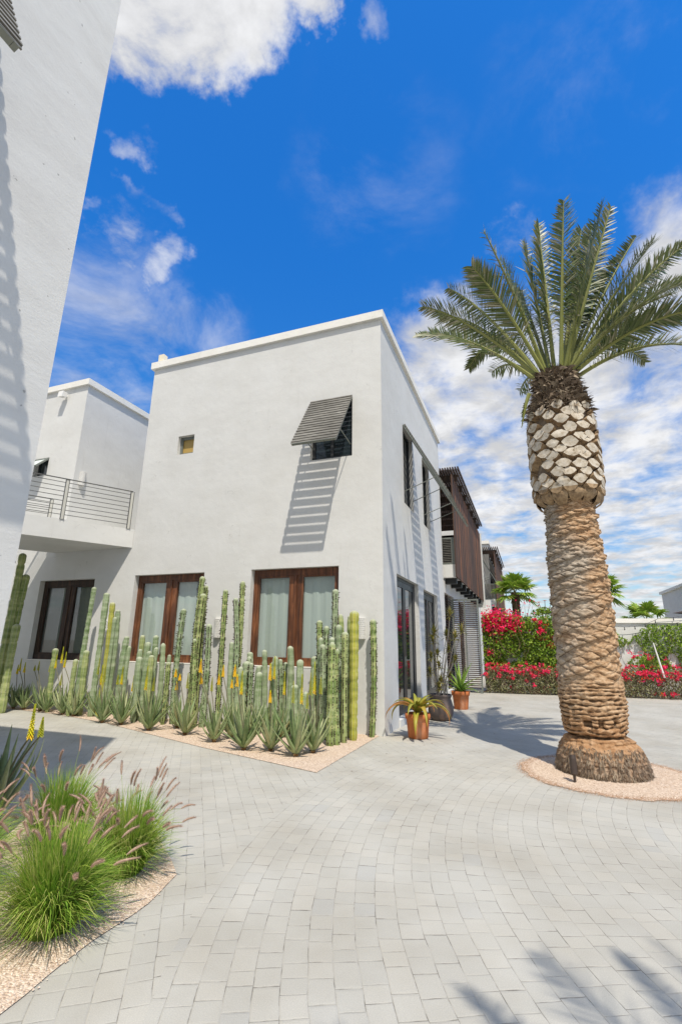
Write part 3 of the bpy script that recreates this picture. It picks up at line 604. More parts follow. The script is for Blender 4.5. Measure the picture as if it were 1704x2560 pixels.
# ---------------------------------------------------------------- bridge walkway
E0 = Vector((-6.02, -.004, 0)); bd = Vector((-.50, -.866, 0)).normalized(); BL = 6.6; F0 = Vector((-8.46, -.004, 0))
br = thing('footbridge', 'white concrete walkway bridge with steel railing joining the upper floors', 'footbridge', (-6.02, 0, 3.6))
mb = MB(); zb, zt = 3.60, 4.03
a, b, c_, d_ = E0, E0 + bd * BL, F0 + bd * BL, F0
vs_ = [Vector((*p.xy, z)) for z in (zb, zt) for p in (a, b, c_, d_)]
mb.add(vs_, [(0, 1, 2, 3), (7, 6, 5, 4), (0, 4, 5, 1), (1, 5, 6, 2), (2, 6, 7, 3), (3, 7, 4, 0)]); mb.build('deck', 'stucco', br)
for off_, st in ((E0 + Vector((-.05, -.10, 0)), 0), (F0 + Vector((.10, -.05, 0)), .25)):
    r = MB(); zt2 = 4.93
    p0 = off_ + bd * (.02 + st); p1 = off_ + bd * (BL - .1)
    for k in range(8):
        z = zt + .10 + (zt2 - zt - .12) * k / 7.6
        r.bar((*p0.xy, z), (*p1.xy, z), .012, .012)
    r.bar((*p0.xy, zt2), (*p1.xy, zt2), .045, .014)
    rl = r.build('railing', 'rail', br)
    k = 0.0
    while k < BL - .3:
        q = off_ + bd * (k + .03 + st); mb = MB()
        for s_ in (-.035, .035): mb.bar(q + bd * s_ + Vector((0, 0, zt)), q + bd * s_ + Vector((0, 0, zt2 - .008)), .045, .010, up=bd)
        mb.build('post', 'rail', rl)
        mb = MB(); mb.bar(q + Vector((0, 0, zt)), q + Vector((0, 0, zt2 - .01)), .02, .058, up=bd); mb.build('post_infill', 'railpost', rl); k += 1.37

# ---------------------------------------------------------------- near house on the left
nh = thing('near_house', 'tall rough white stucco house wall rising at the left edge with a slatted shutter', 'house', (-1.2, -6.05, 0))
mb = MB(); NW = (-8.25, -7.27, 5.10, 7.10); NH = 8.85
facade(mb, 0, -1.2, -16, -6.05, 0, NH, [NW], .3, 1)
mb.quad((-1.2, -6.05, 0), (-9, -6.05, 0), (-9, -6.05, NH), (-1.2, -6.05, NH)); mb.quad((-9, -16, 0), (-9, -6.05, 0), (-9, -6.05, NH), (-9, -16, NH)); mb.quad((-9, -16, 0), (-1.2, -16, 0), (-1.2, -16, NH), (-9, -16, NH)); mb.quad((-9, -16, NH), (-1.2, -16, NH), (-1.2, -6.05, NH), (-9, -6.05, NH))
mb.build('wall', 'trowel', nh)
plain_window(nh, 0, -1.2, 1, *NW, .12, fw=.06)
slat_shutter(nh, 0, -1.2, 1, NW[0], NW[1] + .0, 7.10, 1.90, .86, 24, rod_u=(-8.2, -7.34), rodz=-.25)

# ---------------------------------------------------------------- terrace houses to the right
def slat_rail(parent, name, x0, x1, y, z0, z1, n, fw=.05):
    mb = MB(); mb.box(x0, x1, y - .02, y + .02, z1 - fw, z1); mb.box(x0, x1, y - .02, y + .02, z0, z0 + fw); mb.box(x1 - fw * 2, x1, y - .022, y + .022, z0 + fw, z1 - fw); mb.box(x0, x0 + fw, y - .022, y + .022, z0 + fw, z1 - fw)
    f = mb.build(name, 'grey_metal', parent); mb = MB()
    for k in range(n):
        z = z0 + fw + (z1 - z0 - 2 * fw) * (k + .5) / n; mb.bar((x0 + fw, y, z), (x1 - fw * 2, y, z), .05, .014, up=(0, -.5, .86))
    mb.build('slats', 'greywood', f); return f
def terrace(y0, y1, Xo, Xp, zs, zp, npl, label, nraf, name='terrace_house', zoff=0):
    th = thing(name, label, 'house', (0, y0, 0))
    mb = MB()
    # ground floor wall at x = 0 with tall openings, parapet pier at the far end, recessed upper floor
    holes = [(y0 + .05, y0 + 2.15, .12, 3.12), (y0 + 3.4, y0 + 5.2, .12, 3.12)]
    facade(mb, 0, -.012, y0, y1, 0, 3.50, holes, .35, 1)
    mb.quad((-4, y1, 3.5), (0, y1, 3.5), (0, y1, H), (-4, y1, H))
    mb.build('wall', 'stucco', th)
    mb = MB(); mb.box(-3.2, -3.0, y0, y1, 3.9, 8.2); mb.build('rear_wall', 'stucco', th)
    mb = MB(); mb.box(-3.0, Xo + .10, y1, y1 + .2, 3.3, zp - .12); mb.build('end_wall', 'stucco', th)
    mb = MB(); mb.box(-3.0, Xo - .03, y0 + .36, y1 - .01, 3.76, 3.99); mb.build('terrace_slab', 'stucco', th)
    mb = MB(); mb.box(-1.6, Xo - .02, y0 + .15, y0 + .35, 3.60, 4.02); mb.build('slab_edge', 'stucco', th)
    for h_ in holes:
        mb = MB(); n = 34
        for k in range(n):
            z = h_[2] + .06 + (h_[3] - h_[2] - .12) * (k + .5) / n; mb.bar((-.10, h_[0], z), (-.10, h_[1], z), .05, .016, up=(.7, 0, .7))
        mb.box(-.13, -.07, (h_[0] + h_[1]) / 2 - .04, (h_[0] + h_[1]) / 2 + .04, h_[2], h_[3])
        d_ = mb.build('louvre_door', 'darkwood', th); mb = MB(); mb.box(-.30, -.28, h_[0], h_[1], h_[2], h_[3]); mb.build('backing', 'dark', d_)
    # cantilever joists
    k = 0; y = y0 + .36
    while y < y1:
        mb = MB(); mb.box(-.01, Xo - .03, y, y + .22, 3.42, 3.66); mb.build('joist', 'black', th); y += 1.24
    # plank screen
    mb = MB(); n = npl; pw = (y1 - y0 - .0) / n
    for k in range(n): mb.box(Xo, Xo + .035 + .006 * (k % 2), y0 + pw * k + .004, y0 + pw * (k + 1) - .004, zs, zp - .15)
    mb.build('plank_screen', 'planks', th)
    # pergola: slats along y on rafters along x
    mb = MB(); ns = 27
    for k in range(ns):
        x = -1.6 + (Xp + 1.6) * k / (ns - 1); mb.box(x - .024, x + .024, y0 + .0, y1 - 1.0, zp, zp + .10)
    pg = mb.build('pergola', 'darkwood', th)
    for k in range(nraf):
        y = y0 + .55 + (y1 - y0 - 2.2) * k / (nraf - 1); mb = MB(); mb.box(-2.9, Xp - .09, y, y + .12, zp - .22, zp - .003); mb.build('rafter', 'darkwood', pg)
    slat_rail(th, 'balustrade', -1.55, Xo - .02, y0 + .18, 4.02, 4.92, 14)
    return th
terrace(7.12, 17.0, .38, .62, 3.60, 7.22, 40, 'white terrace house with rust brown plank screen and dark pergola beside the main house', 7)
th2 = terrace(20.8, 30.0, .84, 1.06, 3.20, 6.98, 36, 'farthest white terrace house with small dark pergola and brown screen seen past the first', 6)
mb = MB(); mb.box(-6, .55, 20.0, 20.75, 0, 3.9); mb.box(-6, .45, 22.6, 30, 4, 7.6); mb.build('upper_block', 'stucco', th2)
mb = MB(); mb.box(-6, .52, 22.5, 30.1, 7.6, 7.8); mb.build('parapet', 'cap', th2)
plain_window(th2, 1, 22.6, -1, -.9, -.05, 4.05, 5.9, -.06)
mh = thing('middle_house', 'white wall section with an outswung shutter between the two pergola terraces', 'house', (0, 17.2, 0))
mb = MB(); facade(mb, 0, 0, 17.25, 20.7, 0, 7.0, [(18.0, 19.0, 4.65, 6.6)], .3, 1); mb.quad((-6, 17.25, 7), (0, 17.25, 7), (0, 20.7, 7), (-6, 20.7, 7)); mb.build('wall', 'stucco', mh)
slat_shutter(mh, 0, 0, 1, 19.6, 20.5, 6.6, 1.88, 1.03, 24, rod_u=(19.64, 20.45), rodz=-.2)

# tall louvred gate screen standing out from the wall
gt = thing('louvred_screen', 'tall dark louvred screen panel standing on the paving under the terrace joists', 'screen', (.45, 8.5, 0))
mb = MB(); x0, x1 = .02, .90
for a, b in ((x0, x0 + .05), (x1 - .05, x1), (.42, .46)): mb.box(a, b, 8.48, 8.52, .04, 3.0)
mb.box(x0 + .05, x1 - .05, 8.482, 8.518, 2.95, 3.0); mb.box(x0 + .05, x1 - .05, 8.482, 8.518, .05, .10); mb.box(x0, x0 + .08, 8.3, 8.7, 0, .04); mb.box(x1 - .08, x1, 8.3, 8.7, 0, .04)
mb.build('frame', 'grey_metal', gt); mb = MB()
for k in range(44): z = .12 + 2.8 * (k + .5) / 44; mb.bar((x0 + .05, 8.5, z), (x1 - .05, 8.5, z), .042, .010, up=(0, -.55, .83))
mb.build('slats', 'darkwood', gt)

# ---------------------------------------------------------------- garden wall, vines, hedges
WY = lambda x: 9.15 + .11 * (x - .9)
gw = thing('garden_wall', 'white rendered garden wall with a flat cap closing the courtyard behind the hedge', 'wall', (1, 9.15, 0))
mb = MB(); x0, x1 = .92, 16
vs_ = []
def slab(mb, x0, x1, d0, d1, z0, z1):
    mb.add([(x, WY(x) + d, z) for z in (z0, z1) for d in (d0, d1) for x in (x0, x1)], [(0, 2, 3, 1), (4, 5, 7, 6), (0, 1, 5, 4), (2, 6, 7, 3), (0, 4, 6, 2), (1, 3, 7, 5)])
slab(mb, x0, x1, 0, .25, 0, 2.24); mb.build('wall_body', 'stucco', gw)
mb = MB(); slab(mb, x0 - .03, x1, -.06, .31, 2.24, 2.38); mb.build('cap', 'cap', gw)
def leafcloud(name, mt, parent, n, fn, size, flat=.35):
    mb = MB()
    for k in range(n):
        p, nr = fn()
        if p is None: continue
        s_ = size * random.uniform(.6, 1.3)
        d = Vector((random.gauss(0, 1), random.gauss(0, 1), random.gauss(0, 1))).normalized(); d = (d + Vector(nr) * flat).normalized()
        a = d.orthogonal().normalized(); a = (Matrix.Rotation(random.random() * 6.28, 3, d) @ a); b = d.cross(a)
        mb.add([p - a * s_, p + b * s_ * .5 + d * s_ * .15, p + a * s_, p - b * s_ * .5 + d * s_ * .15], [(0, 1, 2, 3)])
    return mb.build(name, mt, parent)
def nz(p, s_=1.0, o=0): return noise.noise(Vector(p) * s_ + Vector((o, o, o)))
def vinefn(x0, x1, z0, z1, cover, depth=.28, sc_=1.1, o=0, edge=0.25):
    def f():
        for _ in range(40):
            x = random.uniform(x0, x1); z = random.uniform(z0, z1)
            n_ = nz((x, 0, z * 1.1), sc_, o) + .5 * nz((x, 3, z), sc_ * 3.1, o)
            if n_ + cover(x, z) > 0:
                th_ = depth * min(1, .35 + (n_ + cover(x, z)) * 1.2); return Vector((x, WY(x) - random.uniform(0.0, th_) - .01, z)), (0, -.7, .6)
        return None, None
    return f
def clusters(fn, n, k, r):
    pts = []
    for _ in range(n):
        p, q = fn()
        if p is None: continue
        rr = r * random.uniform(.4, 1.3)
        for _ in range(int(k * random.uniform(.4, 1.5))): pts.append(p + Vector((random.gauss(0, rr), random.gauss(-rr * .7, rr * .5), random.gauss(0, rr * .8))))
    it = iter(pts)
    return len(pts), (lambda: (next(it), (0, -.5, .5)))
def twigs(parent, name, n, fn, mt='twig', ln=.5):
    mb = MB()
    for k in range(n):
        p, _ = fn()
        if p is None: continue
        a = Vector((p.x + random.gauss(0, .2), p.y + .03, max(.02, p.z - random.uniform(.3, ln)))); mid = (a + p) / 2 + Vector((random.gauss(0, .05), -.03, 0)); mb.tube([a, mid, p], [.010, .007, .004], 4, cap=False)
    return mb.build(name, mt, parent)
v1 = thing('bougainvillea_vine', 'dense green climber dotted with pink and orange flowers on the wall left of the palm', 'vine', (2.0, 9.2, 0))
cv = lambda x, z: .75 - max(0, z - 2.15) * 2.0 - max(0, .9 - z) * .2 - (.3 if z < 1.1 and x < 2 else 0)
fn = vinefn(.95, 4.2, .7, 2.45, cv, .42)
leafcloud('foliage', 'vine', v1, 9000, fn, .050); twigs(v1, 'stem', 70, fn)
n, cf = clusters(vinefn(.95, 4.2, .8, 2.4, lambda x, z: .1, .45), 46, 26, .055); leafcloud('flowers', 'flower', v1, n, cf, .050)
n, cf = clusters(vinefn(1.4, 3.0, 1.3, 2.5, lambda x, z: .1, .45), 9, 10, .04); leafcloud('orange_flowers', 'flower2', v1, n, cf, .03)
v2 = thing('bougainvillea_bush', 'crimson bougainvillea mass spilling over the wall beside the louvred screen', 'bush', (1.3, 9.1, 0))
def topf():
    x = random.triangular(.92, 2.35, 1.3); z = random.gauss(2.28, .17) - abs(x - 1.5) * .08; return Vector((x, WY(x) - random.uniform(-.1, .5), z)), (0, -.4, .8)
leafcloud('foliage', 'vine', v2, 500, topf, .05); leafcloud('flowers', 'flower', v2, 2600, topf, .052); twigs(v2, 'stem', 14, topf, ln=1.2)
v3 = thing('wall_creeper', 'leafy green creeper draping over the white wall right of the palm', 'vine', (6, 9.6, 0))
def cv3(x, z):
    g = .0 - .10
    top_ = 2.12 - .42 * math.exp(-((x - 5.35) / .42) ** 2)
    if z > top_: g -= (z - top_) * 9
    g -= .85 * math.exp(-((x - 5.25) / .33) ** 2 - ((z - 1.15) / .33) ** 2)
    g += .42 * math.exp(-((z - 1.62) / .25) ** 2) + .6 * math.exp(-((x - 6.55) / .45) ** 2) + .25 * (x < 4.9)
    g += .3 * (z > 1.75 and x > 6)
    return g
fn = vinefn(3.9, 11, .75, 2.34, cv3, .25, 1.6, 5)
leafcloud('foliage', 'vine', v3, 9000, fn, .042); twigs(v3, 'stem', 60, fn)
n, cf = clusters(vinefn(4.4, 7.2, .9, 1.9, lambda x, z: 0, .3), 4, 16, .05); leafcloud('flowers', 'flower', v3, n, cf, .035)
v4 = thing('bougainvillea_bush', 'magenta bougainvillea shrub against the white patch of wall right of the palm', 'bush', (5.6, 9.5, 0))
def bf():
    a = random.random() * 6.28; r_ = random.random() ** .5; return Vector((5.65 + math.cos(a) * r_ * .42, WY(5.6) - .28 + random.gauss(0, .1), 1.0 + math.sin(a) * r_ * .22)), (0, -.5, .6)
leafcloud('foliage', 'vine', v4, 420, bf, .04)
n, cf = clusters(lambda: (Vector((random.choice([5.35, 5.85, 5.7, 5.5]) + random.gauss(0, .05), WY(5.6) - .42, random.uniform(1.08, 1.32))), 0), 7, 22, .05); leafcloud('flowers', 'flower', v4, n, cf, .035); twigs(v4, 'stem', 12, bf)
def hedge(x0, x1, label, nl, nf, dens_f):
    h_ = thing('flowering_hedge', label, 'hedge', ((x0 + x1) / 2, WY((x0 + x1) / 2) - .4, 0), 'low bougainvillea hedge along the wall')
    def hf():
        x = random.uniform(x0, x1); ht = .80 + .10 * nz((x, 0, 0), 2.2) + .05 * nz((x, 5, 0), 7); z = random.random() ** .8 * ht
        return Vector((x, WY(x) - .12 - random.random() ** .6 * .52, z + .02)), (0, -.5, .5)
    leafcloud('foliage', 'hedgeleaf', h_, nl, hf, .030); twigs(h_, 'stem', int(nl / 35), lambda: hf(), ln=.45)
    def ff():
        p, q = hf(); p.z = min(.92, abs(random.gauss(.72, .13) if random.random() < dens_f else random.uniform(.1, .8))); p.y -= .06; return p, q
    n, cf = clusters(ff, nf, 13, .042); leafcloud('flowers', 'flower', h_, int(n), cf, .042)
    n, cf = clusters(ff, nf // 4, 9, .035); leafcloud('orange_flowers', 'flower2', h_, n, cf, .026)
hedge(.98, 3.75, 'low red flowered hedge at the foot of the wall left of the palm trunk', 7500, 120, .8)
hedge(3.75, 10, 'low red flowered hedge at the foot of the wall right of the palm trunk', 12500, 330, .75)
mb = MB()
p = G(1640, 1690); x = 6.02
mb.tube([(5.95, WY(6) - .62, 1.62), (6.10, WY(6) - .66, .62)], [.018, .030], 8); tag(mb.build('wooden_stake', 'white', origin=(6.1, WY(6) - .66, .62)), 'pale leaning stake propped in the hedge right of the palm', 'stake')

# tall flowering shrub behind wall, bare twigs
sh = thing('flowering_shrub', 'dark leaved shrub with upright red flowers rising behind the wall left of the palm trunk', 'shrub', (3.2, 11, 0))
mb = MB(); hb = on(1362, 1560, 1, 11.0); tops = [on(1361, 1503, 1, 11), on(1346, 1507, 1, 11.1), on(1377, 1503, 1, 10.9), on(1345, 1515, 1, 11)]
mb.tube([(hb.x, 11, 0), hb], [.05, .03], 6)
for q in tops: mb.tube([hb, (hb + q) / 2 + Vector((.02, 0, 0)), q], [.02, .014, .010], 5)
mb.build('stem', 'twig', sh)
def lf():
    a = random.random() * 6.28; r_ = random.random() ** .5; c_ = random.choice([(1350, 1530), (1372, 1532), (1362, 1526), (1340, 1532), (1384, 1528)]); q = on(c_[0], c_[1], 1, 11); return q + Vector((math.cos(a) * r_ * .16, random.gauss(0, .12), math.sin(a) * r_ * .13)), (0, -.3, .8)
leafcloud('foliage', M['vine'], sh, 420, lf, .055)
for q in tops: 
    mb = MB()
    for k in range(14): a = k * .45; mb.ribbon([q, q + Vector((math.cos(a) * .05, math.sin(a) * .05, .03)), q + Vector((math.cos(a) * .10, math.sin(a) * .10, .02))], [.012, .014, .004], Vector((-math.sin(a), math.cos(a), 0)))
    mb.build('flower', 'flower2', sh)
tw = thing('bare_shrub', 'thin bare shrub with red buds sticking up beside the small fan palm', 'shrub', (2.6, 10.5, 0))
mb = MB(); fl = MB()
for k in range(14):
    px_ = random.uniform(1285, 1335); q = on(px_, random.uniform(1500, 1545), 1, 10.5); b_ = Vector((on(1305 + random.gauss(0, 12), 1560, 1, 10.5).x, 10.5, 0)); mid = b_.lerp(q, .8) + Vector((random.gauss(0, .12), 0, 0)); mb.tube([b_, mid, q], [.012, .009, .004], 4)
    for j in range(5): fl.add([q + Vector((random.gauss(0, .02), random.gauss(0, .02), random.gauss(0, .02))) for _ in range(3)], [(0, 1, 2)])
mb.build('stem', 'twig', tw); fl.build('buds', 'flower', tw)

# fan palms
def fan_palm(c, zc_, r_, label, nleaf=22, tr=.16, seed=1):
    random.seed(seed); o = thing('fan_palm', label, 'palm tree', (c[0], c[1], 0), 'fan palms beyond the garden wall')
    mb = MB(); mb.tube([(c[0], c[1], 0), (c[0], c[1], zc_ * .5), (c[0], c[1], zc_ - .1)], [tr * 1.15, tr, tr * 1.25], 12)
    for k in range(90):
        a = random.random() * 6.28; z = zc_ - .15 - random.random() * 1.6; p = Vector((c[0] + math.cos(a) * tr, c[1] + math.sin(a) * tr, z)); d = Vector((math.cos(a), math.sin(a), .9)) * .10
        mb.ribbon([p, p + d * .6, p + d], [.035, .03, .01], Vector((-math.sin(a), math.cos(a), 0)))
    mb.build('trunk', 'bark', o)
    for k in range(nleaf):
        a = k * 2.399; el = 1.25 - 1.75 * (k / nleaf) + random.gauss(0, .1); d = Vector((math.cos(a) * math.cos(el), math.sin(a) * math.cos(el), math.sin(el)))
        b0 = Vector((c[0], c[1], zc_ - .1)); hub = b0 + d * r_ * .52; sd = d.cross(Vector((0, 0, 1))); sd = sd.normalized() if sd.length > .05 else Vector((1, 0, 0)); nn = sd.cross(d)
        mb = MB(); mb.ribbon([b0, b0.lerp(hub, .5) + Vector((0, 0, .03)), hub], [.018, .012, .010], sd, 1)
        ns = 26
        for j in range(ns):
            t_ = (j / (ns - 1) - .5) * 2; an = t_ * 2.0; ll = r_ * .62 * (1 - .25 * abs(t_)) * random.uniform(.9, 1.05)
            dd = (d * math.cos(an) + sd * math.sin(an) + nn * (.10 * (j % 2))).normalized(); s2 = (sd * math.cos(an) - d * math.sin(an)) 
            m1 = hub + dd * ll * .55 - nn * .02; e = hub + dd * ll - Vector((0, 0, 1)) * ll * (.14 + .22 * random.random())
            wd = ll * .085; mb.ribbon([hub, m1, e], [.004, wd, .003], s2, 0, fold=.5 if j % 2 else -.5, nrm=nn)
        mb.build('frond', ['fanleaf', 'rachis'], o)
    return o
fan_palm((1.95, 16), 4.0, 1.05, 'bright green fan palm with shaggy trunk left of the big palm trunk', seed=3)
fan_palm((5.55, 16), 3.95, 1.05, 'fan palm mostly hidden behind the big palm trunk with leaves poking out right', seed=5)
fan_palm((7.0, 15), 2.65, .95, 'low fan palm with drooping tips beside the far right building', nleaf=14, seed=9)
random.seed(11)
# far right building
fb = thing('far_building', 'plain off-white flat roofed building beyond the wall at the right edge', 'building', (12, 15, 0))
mb = MB(); mb.box(8.8, 18, 12.2, 20, 0, 4.02); mb.build('wall', 'stucco', fb); mb = MB(); mb.box(8.72, 18.1, 12.1, 20.1, 4.02, 4.14); mb.build('roof_edge', 'cap', fb)
mb = MB(); mb.add([(7.6, 13.5, 2.75), (10.5, 11.0, 2.75), (10.5, 13.0, 2.75), (8.6, 15.0, 2.75), (9.0, 13.2, 3.05)], [(0, 1, 4), (1, 2, 4), (2, 3, 4), (3, 0, 4), (0, 3, 2, 1)]); tag(mb.build('thatch_roof', 'darkwood', origin=(9, 13, 2.75)), 'low dark roof peeking over the wall below the far right building', 'roof')
# string lights along the wall
sl = thing('string_lights', 'sagging string of small bulbs hung along the top of the garden wall', 'string lights', (5, 9.2, 2.4))
mb = MB(); bl = MB()
segs = [((1.3, 2.86), (3.1, 2.38)), ((3.1, 2.38), (5.1, 2.12)), ((5.1, 2.12), (6.3, 2.38)), ((5.2, 1.85), (7.6, 2.58)), ((6.3, 2.38), (8.8, 2.9))]
for (a, b) in segs:
    pts = []
    for k in range(13):
        t_ = k / 12; x = a[0] + (b[0] - a[0]) * t_; z = a[1] + (b[1] - a[1]) * t_ - .10 * 4 * t_ * (1 - t_); pts.append(Vector((x, WY(x) - .12, z)))
    mb.tube(pts, .006, 5)
    for k in (2, 5, 8, 11): q = pts[k]; bl.tube([q, q - Vector((0, 0, .05)), q - Vector((0, 0, .075)), q - Vector((0, 0, .10))], [.010, .012, .018, .006], 6)
mb.build('cable', 'black', sl); bl.build('bulbs', 'black', sl)

# ---------------------------------------------------------------- date palm
PB = Vector((3.13, -1.11, 0))
palm = thing('date_palm', 'tall pruned date palm with diamond scarred trunk in a round gravel bed', 'palm tree', tuple(PB), None)
prof = [(0, .53), (.05, .54), (.16, .52), (.28, .475), (.38, .41), (.43, .38), (.47, .375), (.60, .395), (.9, .40), (1.15, .388), (1.35, .375), (1.9, .385), (2.6, .375), (3.2, .345), (3.5, .335), (3.62, .33)]
def rprof(z):
    for (a, ra), (b, rb) in zip(prof, prof[1:]):
        if z <= b: t_ = (z - a) / (b - a); t_ = t_ * t_ * (3 - 2 * t_); return ra + (rb - ra) * t_
    return prof[-1][1]
mb = MB(); NT, NZ = 200, 560; hg = []
for i in range(NZ + 1):
    z = 3.62 * i / NZ
    for j in range(NT):
        a = 2 * PI * j / NT; r0 = rprof(z)
        wz = z + .022 * nz((math.cos(a) * 1.2, math.sin(a) * 1.2, z * 1.5), 1.3, 2)
        pitch = .150 if z > 1.25 else .150
        nn_ = 11.0
        u = a / (2 * PI) * 8.0 + .16 * nz((math.cos(a) * 2.2, math.sin(a) * 2.2, z * 4), 1.0, 8) + .22 * nz((math.cos(a) * 5, math.sin(a) * 5, z * 9), 1.0, 3); v = (wz / .056 if wz < 2.1 else 2.1 / .056 + (wz - 2.1) / .036) + .35 * nz((math.cos(a) * 1.7, math.sin(a) * 1.7, z * 5), 1.2, 6) + .45 * nz((math.cos(a) * 3, math.sin(a) * 3, z * 2), 1.2, 16)
        # two interleaved lattices -> diamonds
        fu = (u + .5 * (math.floor(v) % 2)) % 1; fv = v % 1
        p_ = u + v * .5 + .5 * 0; q_ = u - v * .5
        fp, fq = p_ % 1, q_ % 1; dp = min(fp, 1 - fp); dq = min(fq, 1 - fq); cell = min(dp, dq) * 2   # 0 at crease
        ci = (math.floor(p_), math.floor(q_)); hv = .5 + .5 * math.sin(ci[0] * 12.9898 + ci[1] * 78.233)
        low_ = max(0, min(1, (1.22 + .12 * nz((math.cos(a) * 1.5, math.sin(a) * 1.5, 0), 1.3, 12) - z) / .22))
        ring_ = .5 + .5 * math.sin(wz * 2 * PI / .052 + 5.0 * nz((math.cos(a) * 1.1, math.sin(a) * 1.1, z * 4.5), 1.1, 7) + 1.6 * nz((math.cos(a) * 3, math.sin(a) * 3, z * 14), 1.2, 9)); ring_ = max(0, min(1, ring_ + .9 * nz((math.cos(a) * 6, math.sin(a) * 6, z * 26), 1.0, 4)))
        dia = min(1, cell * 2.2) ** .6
        rag = nz((math.cos(a) * 4, math.sin(a) * 4, z * 9), 1.6, 3) + .5 * nz((math.cos(a) * 10, math.sin(a) * 10, z * 30), 1.3, 5)
        slope_ = (1 - ((fp + 1 - fq) / 2)) # thicker lower lip of each scar
        h1 = .016 * dia + .040 * (hv - .5) * dia + .016 * rag * dia + .016 * (slope_ - .5) * dia + .008 * nz((math.cos(a) * 12, math.sin(a) * 12, z * 24), 1.0, 2)
        h2 = .024 * (ring_ ** .7) * (.6 + .8 * abs(nz((math.cos(a) * 1.5, math.sin(a) * 1.5, z * 2.2), 1.7, 5))) + .020 * rag
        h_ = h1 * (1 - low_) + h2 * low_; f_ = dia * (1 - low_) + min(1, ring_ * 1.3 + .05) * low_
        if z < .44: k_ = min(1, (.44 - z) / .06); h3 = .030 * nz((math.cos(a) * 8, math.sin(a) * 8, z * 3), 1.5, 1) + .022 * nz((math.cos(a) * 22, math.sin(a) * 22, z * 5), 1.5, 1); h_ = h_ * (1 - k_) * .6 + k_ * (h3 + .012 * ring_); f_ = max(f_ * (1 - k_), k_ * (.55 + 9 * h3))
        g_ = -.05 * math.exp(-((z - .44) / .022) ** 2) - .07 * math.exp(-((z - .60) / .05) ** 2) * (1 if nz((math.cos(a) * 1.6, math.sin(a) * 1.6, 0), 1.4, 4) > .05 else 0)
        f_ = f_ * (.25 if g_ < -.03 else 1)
        r_ = r0 - .018 + h_ + g_
        el = 1 + .06 * math.cos(a - .2) * (1 if z < .45 else 0)
        mb.v.append((PB.x + math.cos(a) * r_ * el, PB.y + math.sin(a) * r_ * el, z)); hg.append(max(0, min(1, f_)))
for i in range(NZ):
    for j in range(NT):
        a = i * NT + j; b = i * NT + (j + 1) % NT; mb.f.append((a, b, b + NT, a + NT)); mb.m.append(0)
mb.a['hgt'] = hg
mb.build('trunk', 'bark', palm, smooth=True)
# bulge of cut leaf boots
def rb(z):
    pts = [(3.50, .36), (3.62, .45), (3.85, .47), (4.3, .475), (4.6, .470), (4.85, .445), (5.1, .40), (5.35, .32), (5.6, .26)]
    for (a, ra), (b, r2) in zip(pts, pts[1:]):
        if z <= b: return ra + (r2 - ra) * max(0, (z - a) / (b - a))
    return .26
mb = MB(); mb.lathe([(rb(z) - .065, z) for z in [3.5, 3.6, 3.7, 3.9, 4.3, 4.7, 5.0, 5.2, 5.4, 5.6]], PB, 40)
mb.build('crown_core', 'fibre', palm, smooth=True)
mb = MB(); z = 3.66; row = 0
while z < 4.90:
    nb_ = 13
    for k in range(nb_):
        a = (k + .5 * (row % 2) + random.gauss(0, .11)) / nb_ * 2 * PI; zz_ = z + random.gauss(0, .020); r0 = rb(zz_)
        er = Vector((math.cos(a), math.sin(a), 0)); et = Vector((-math.sin(a), math.cos(a), 0)); ez = Vector((0, 0, 1))
        c_ = Vector((PB.x, PB.y, zz_)) + er * r0; wd = PI * r0 / nb_ * random.uniform(.93, 1.08); ht = random.uniform(.066, .086)
        if random.random() < .05: continue
        wd *= random.uniform(.85, 1.1)
        fa = er * 1.0 + ez * random.uniform(-.15, .35) + et * random.gauss(0, .12)
        outl = [(-1, .05), (-.62, .62), (-.2, .92), (.25, .95), (.65, .60), (1, .0), (.62, -.72), (.1, -1.05), (-.55, -.78)]
        outl = [(x + random.gauss(0, .05), y + random.gauss(0, .06)) for x, y in outl]
        n_ = len(outl); back = [c_ - er * .075 + et * x * wd * 1.0 + ez * (y * ht * 1.02 - .035) for x, y in outl]; lip = [c_ - er * .012 + et * x * wd * .93 + ez * y * ht * .98 for x, y in outl]
        tl_ = random.uniform(-.02, .012); face = [c_ + er * (.018 + tl_ * y) + et * x * wd * .93 + ez * (y * ht * .92 + .004) for x, y in outl]; ctr = c_ + er * (.018 + random.uniform(-.008, .012)) + et * wd * random.uniform(-.3, .3)
        first = row == 0
        k0 = mb.add(back + lip + face + [ctr], [(i, (i + 1) % n_, n_ + (i + 1) % n_, n_ + i) for i in range(n_)] + [(n_ + i, n_ + (i + 1) % n_, 2 * n_ + (i + 1) % n_, 2 * n_ + i) for i in range(n_)], 1)
        fcs = [(2 * n_ + i + k0, 2 * n_ + (i + 1) % n_ + k0, 3 * n_ + k0) for i in range(n_)]; mb.f += fcs
        mb.m += [1 if (first and i in (5, 6, 7, 8)) else 0 for i in range(n_)]
    z += .112; row += 1
mb.build('leaf_boots', ['boot', 'bootside'], palm)
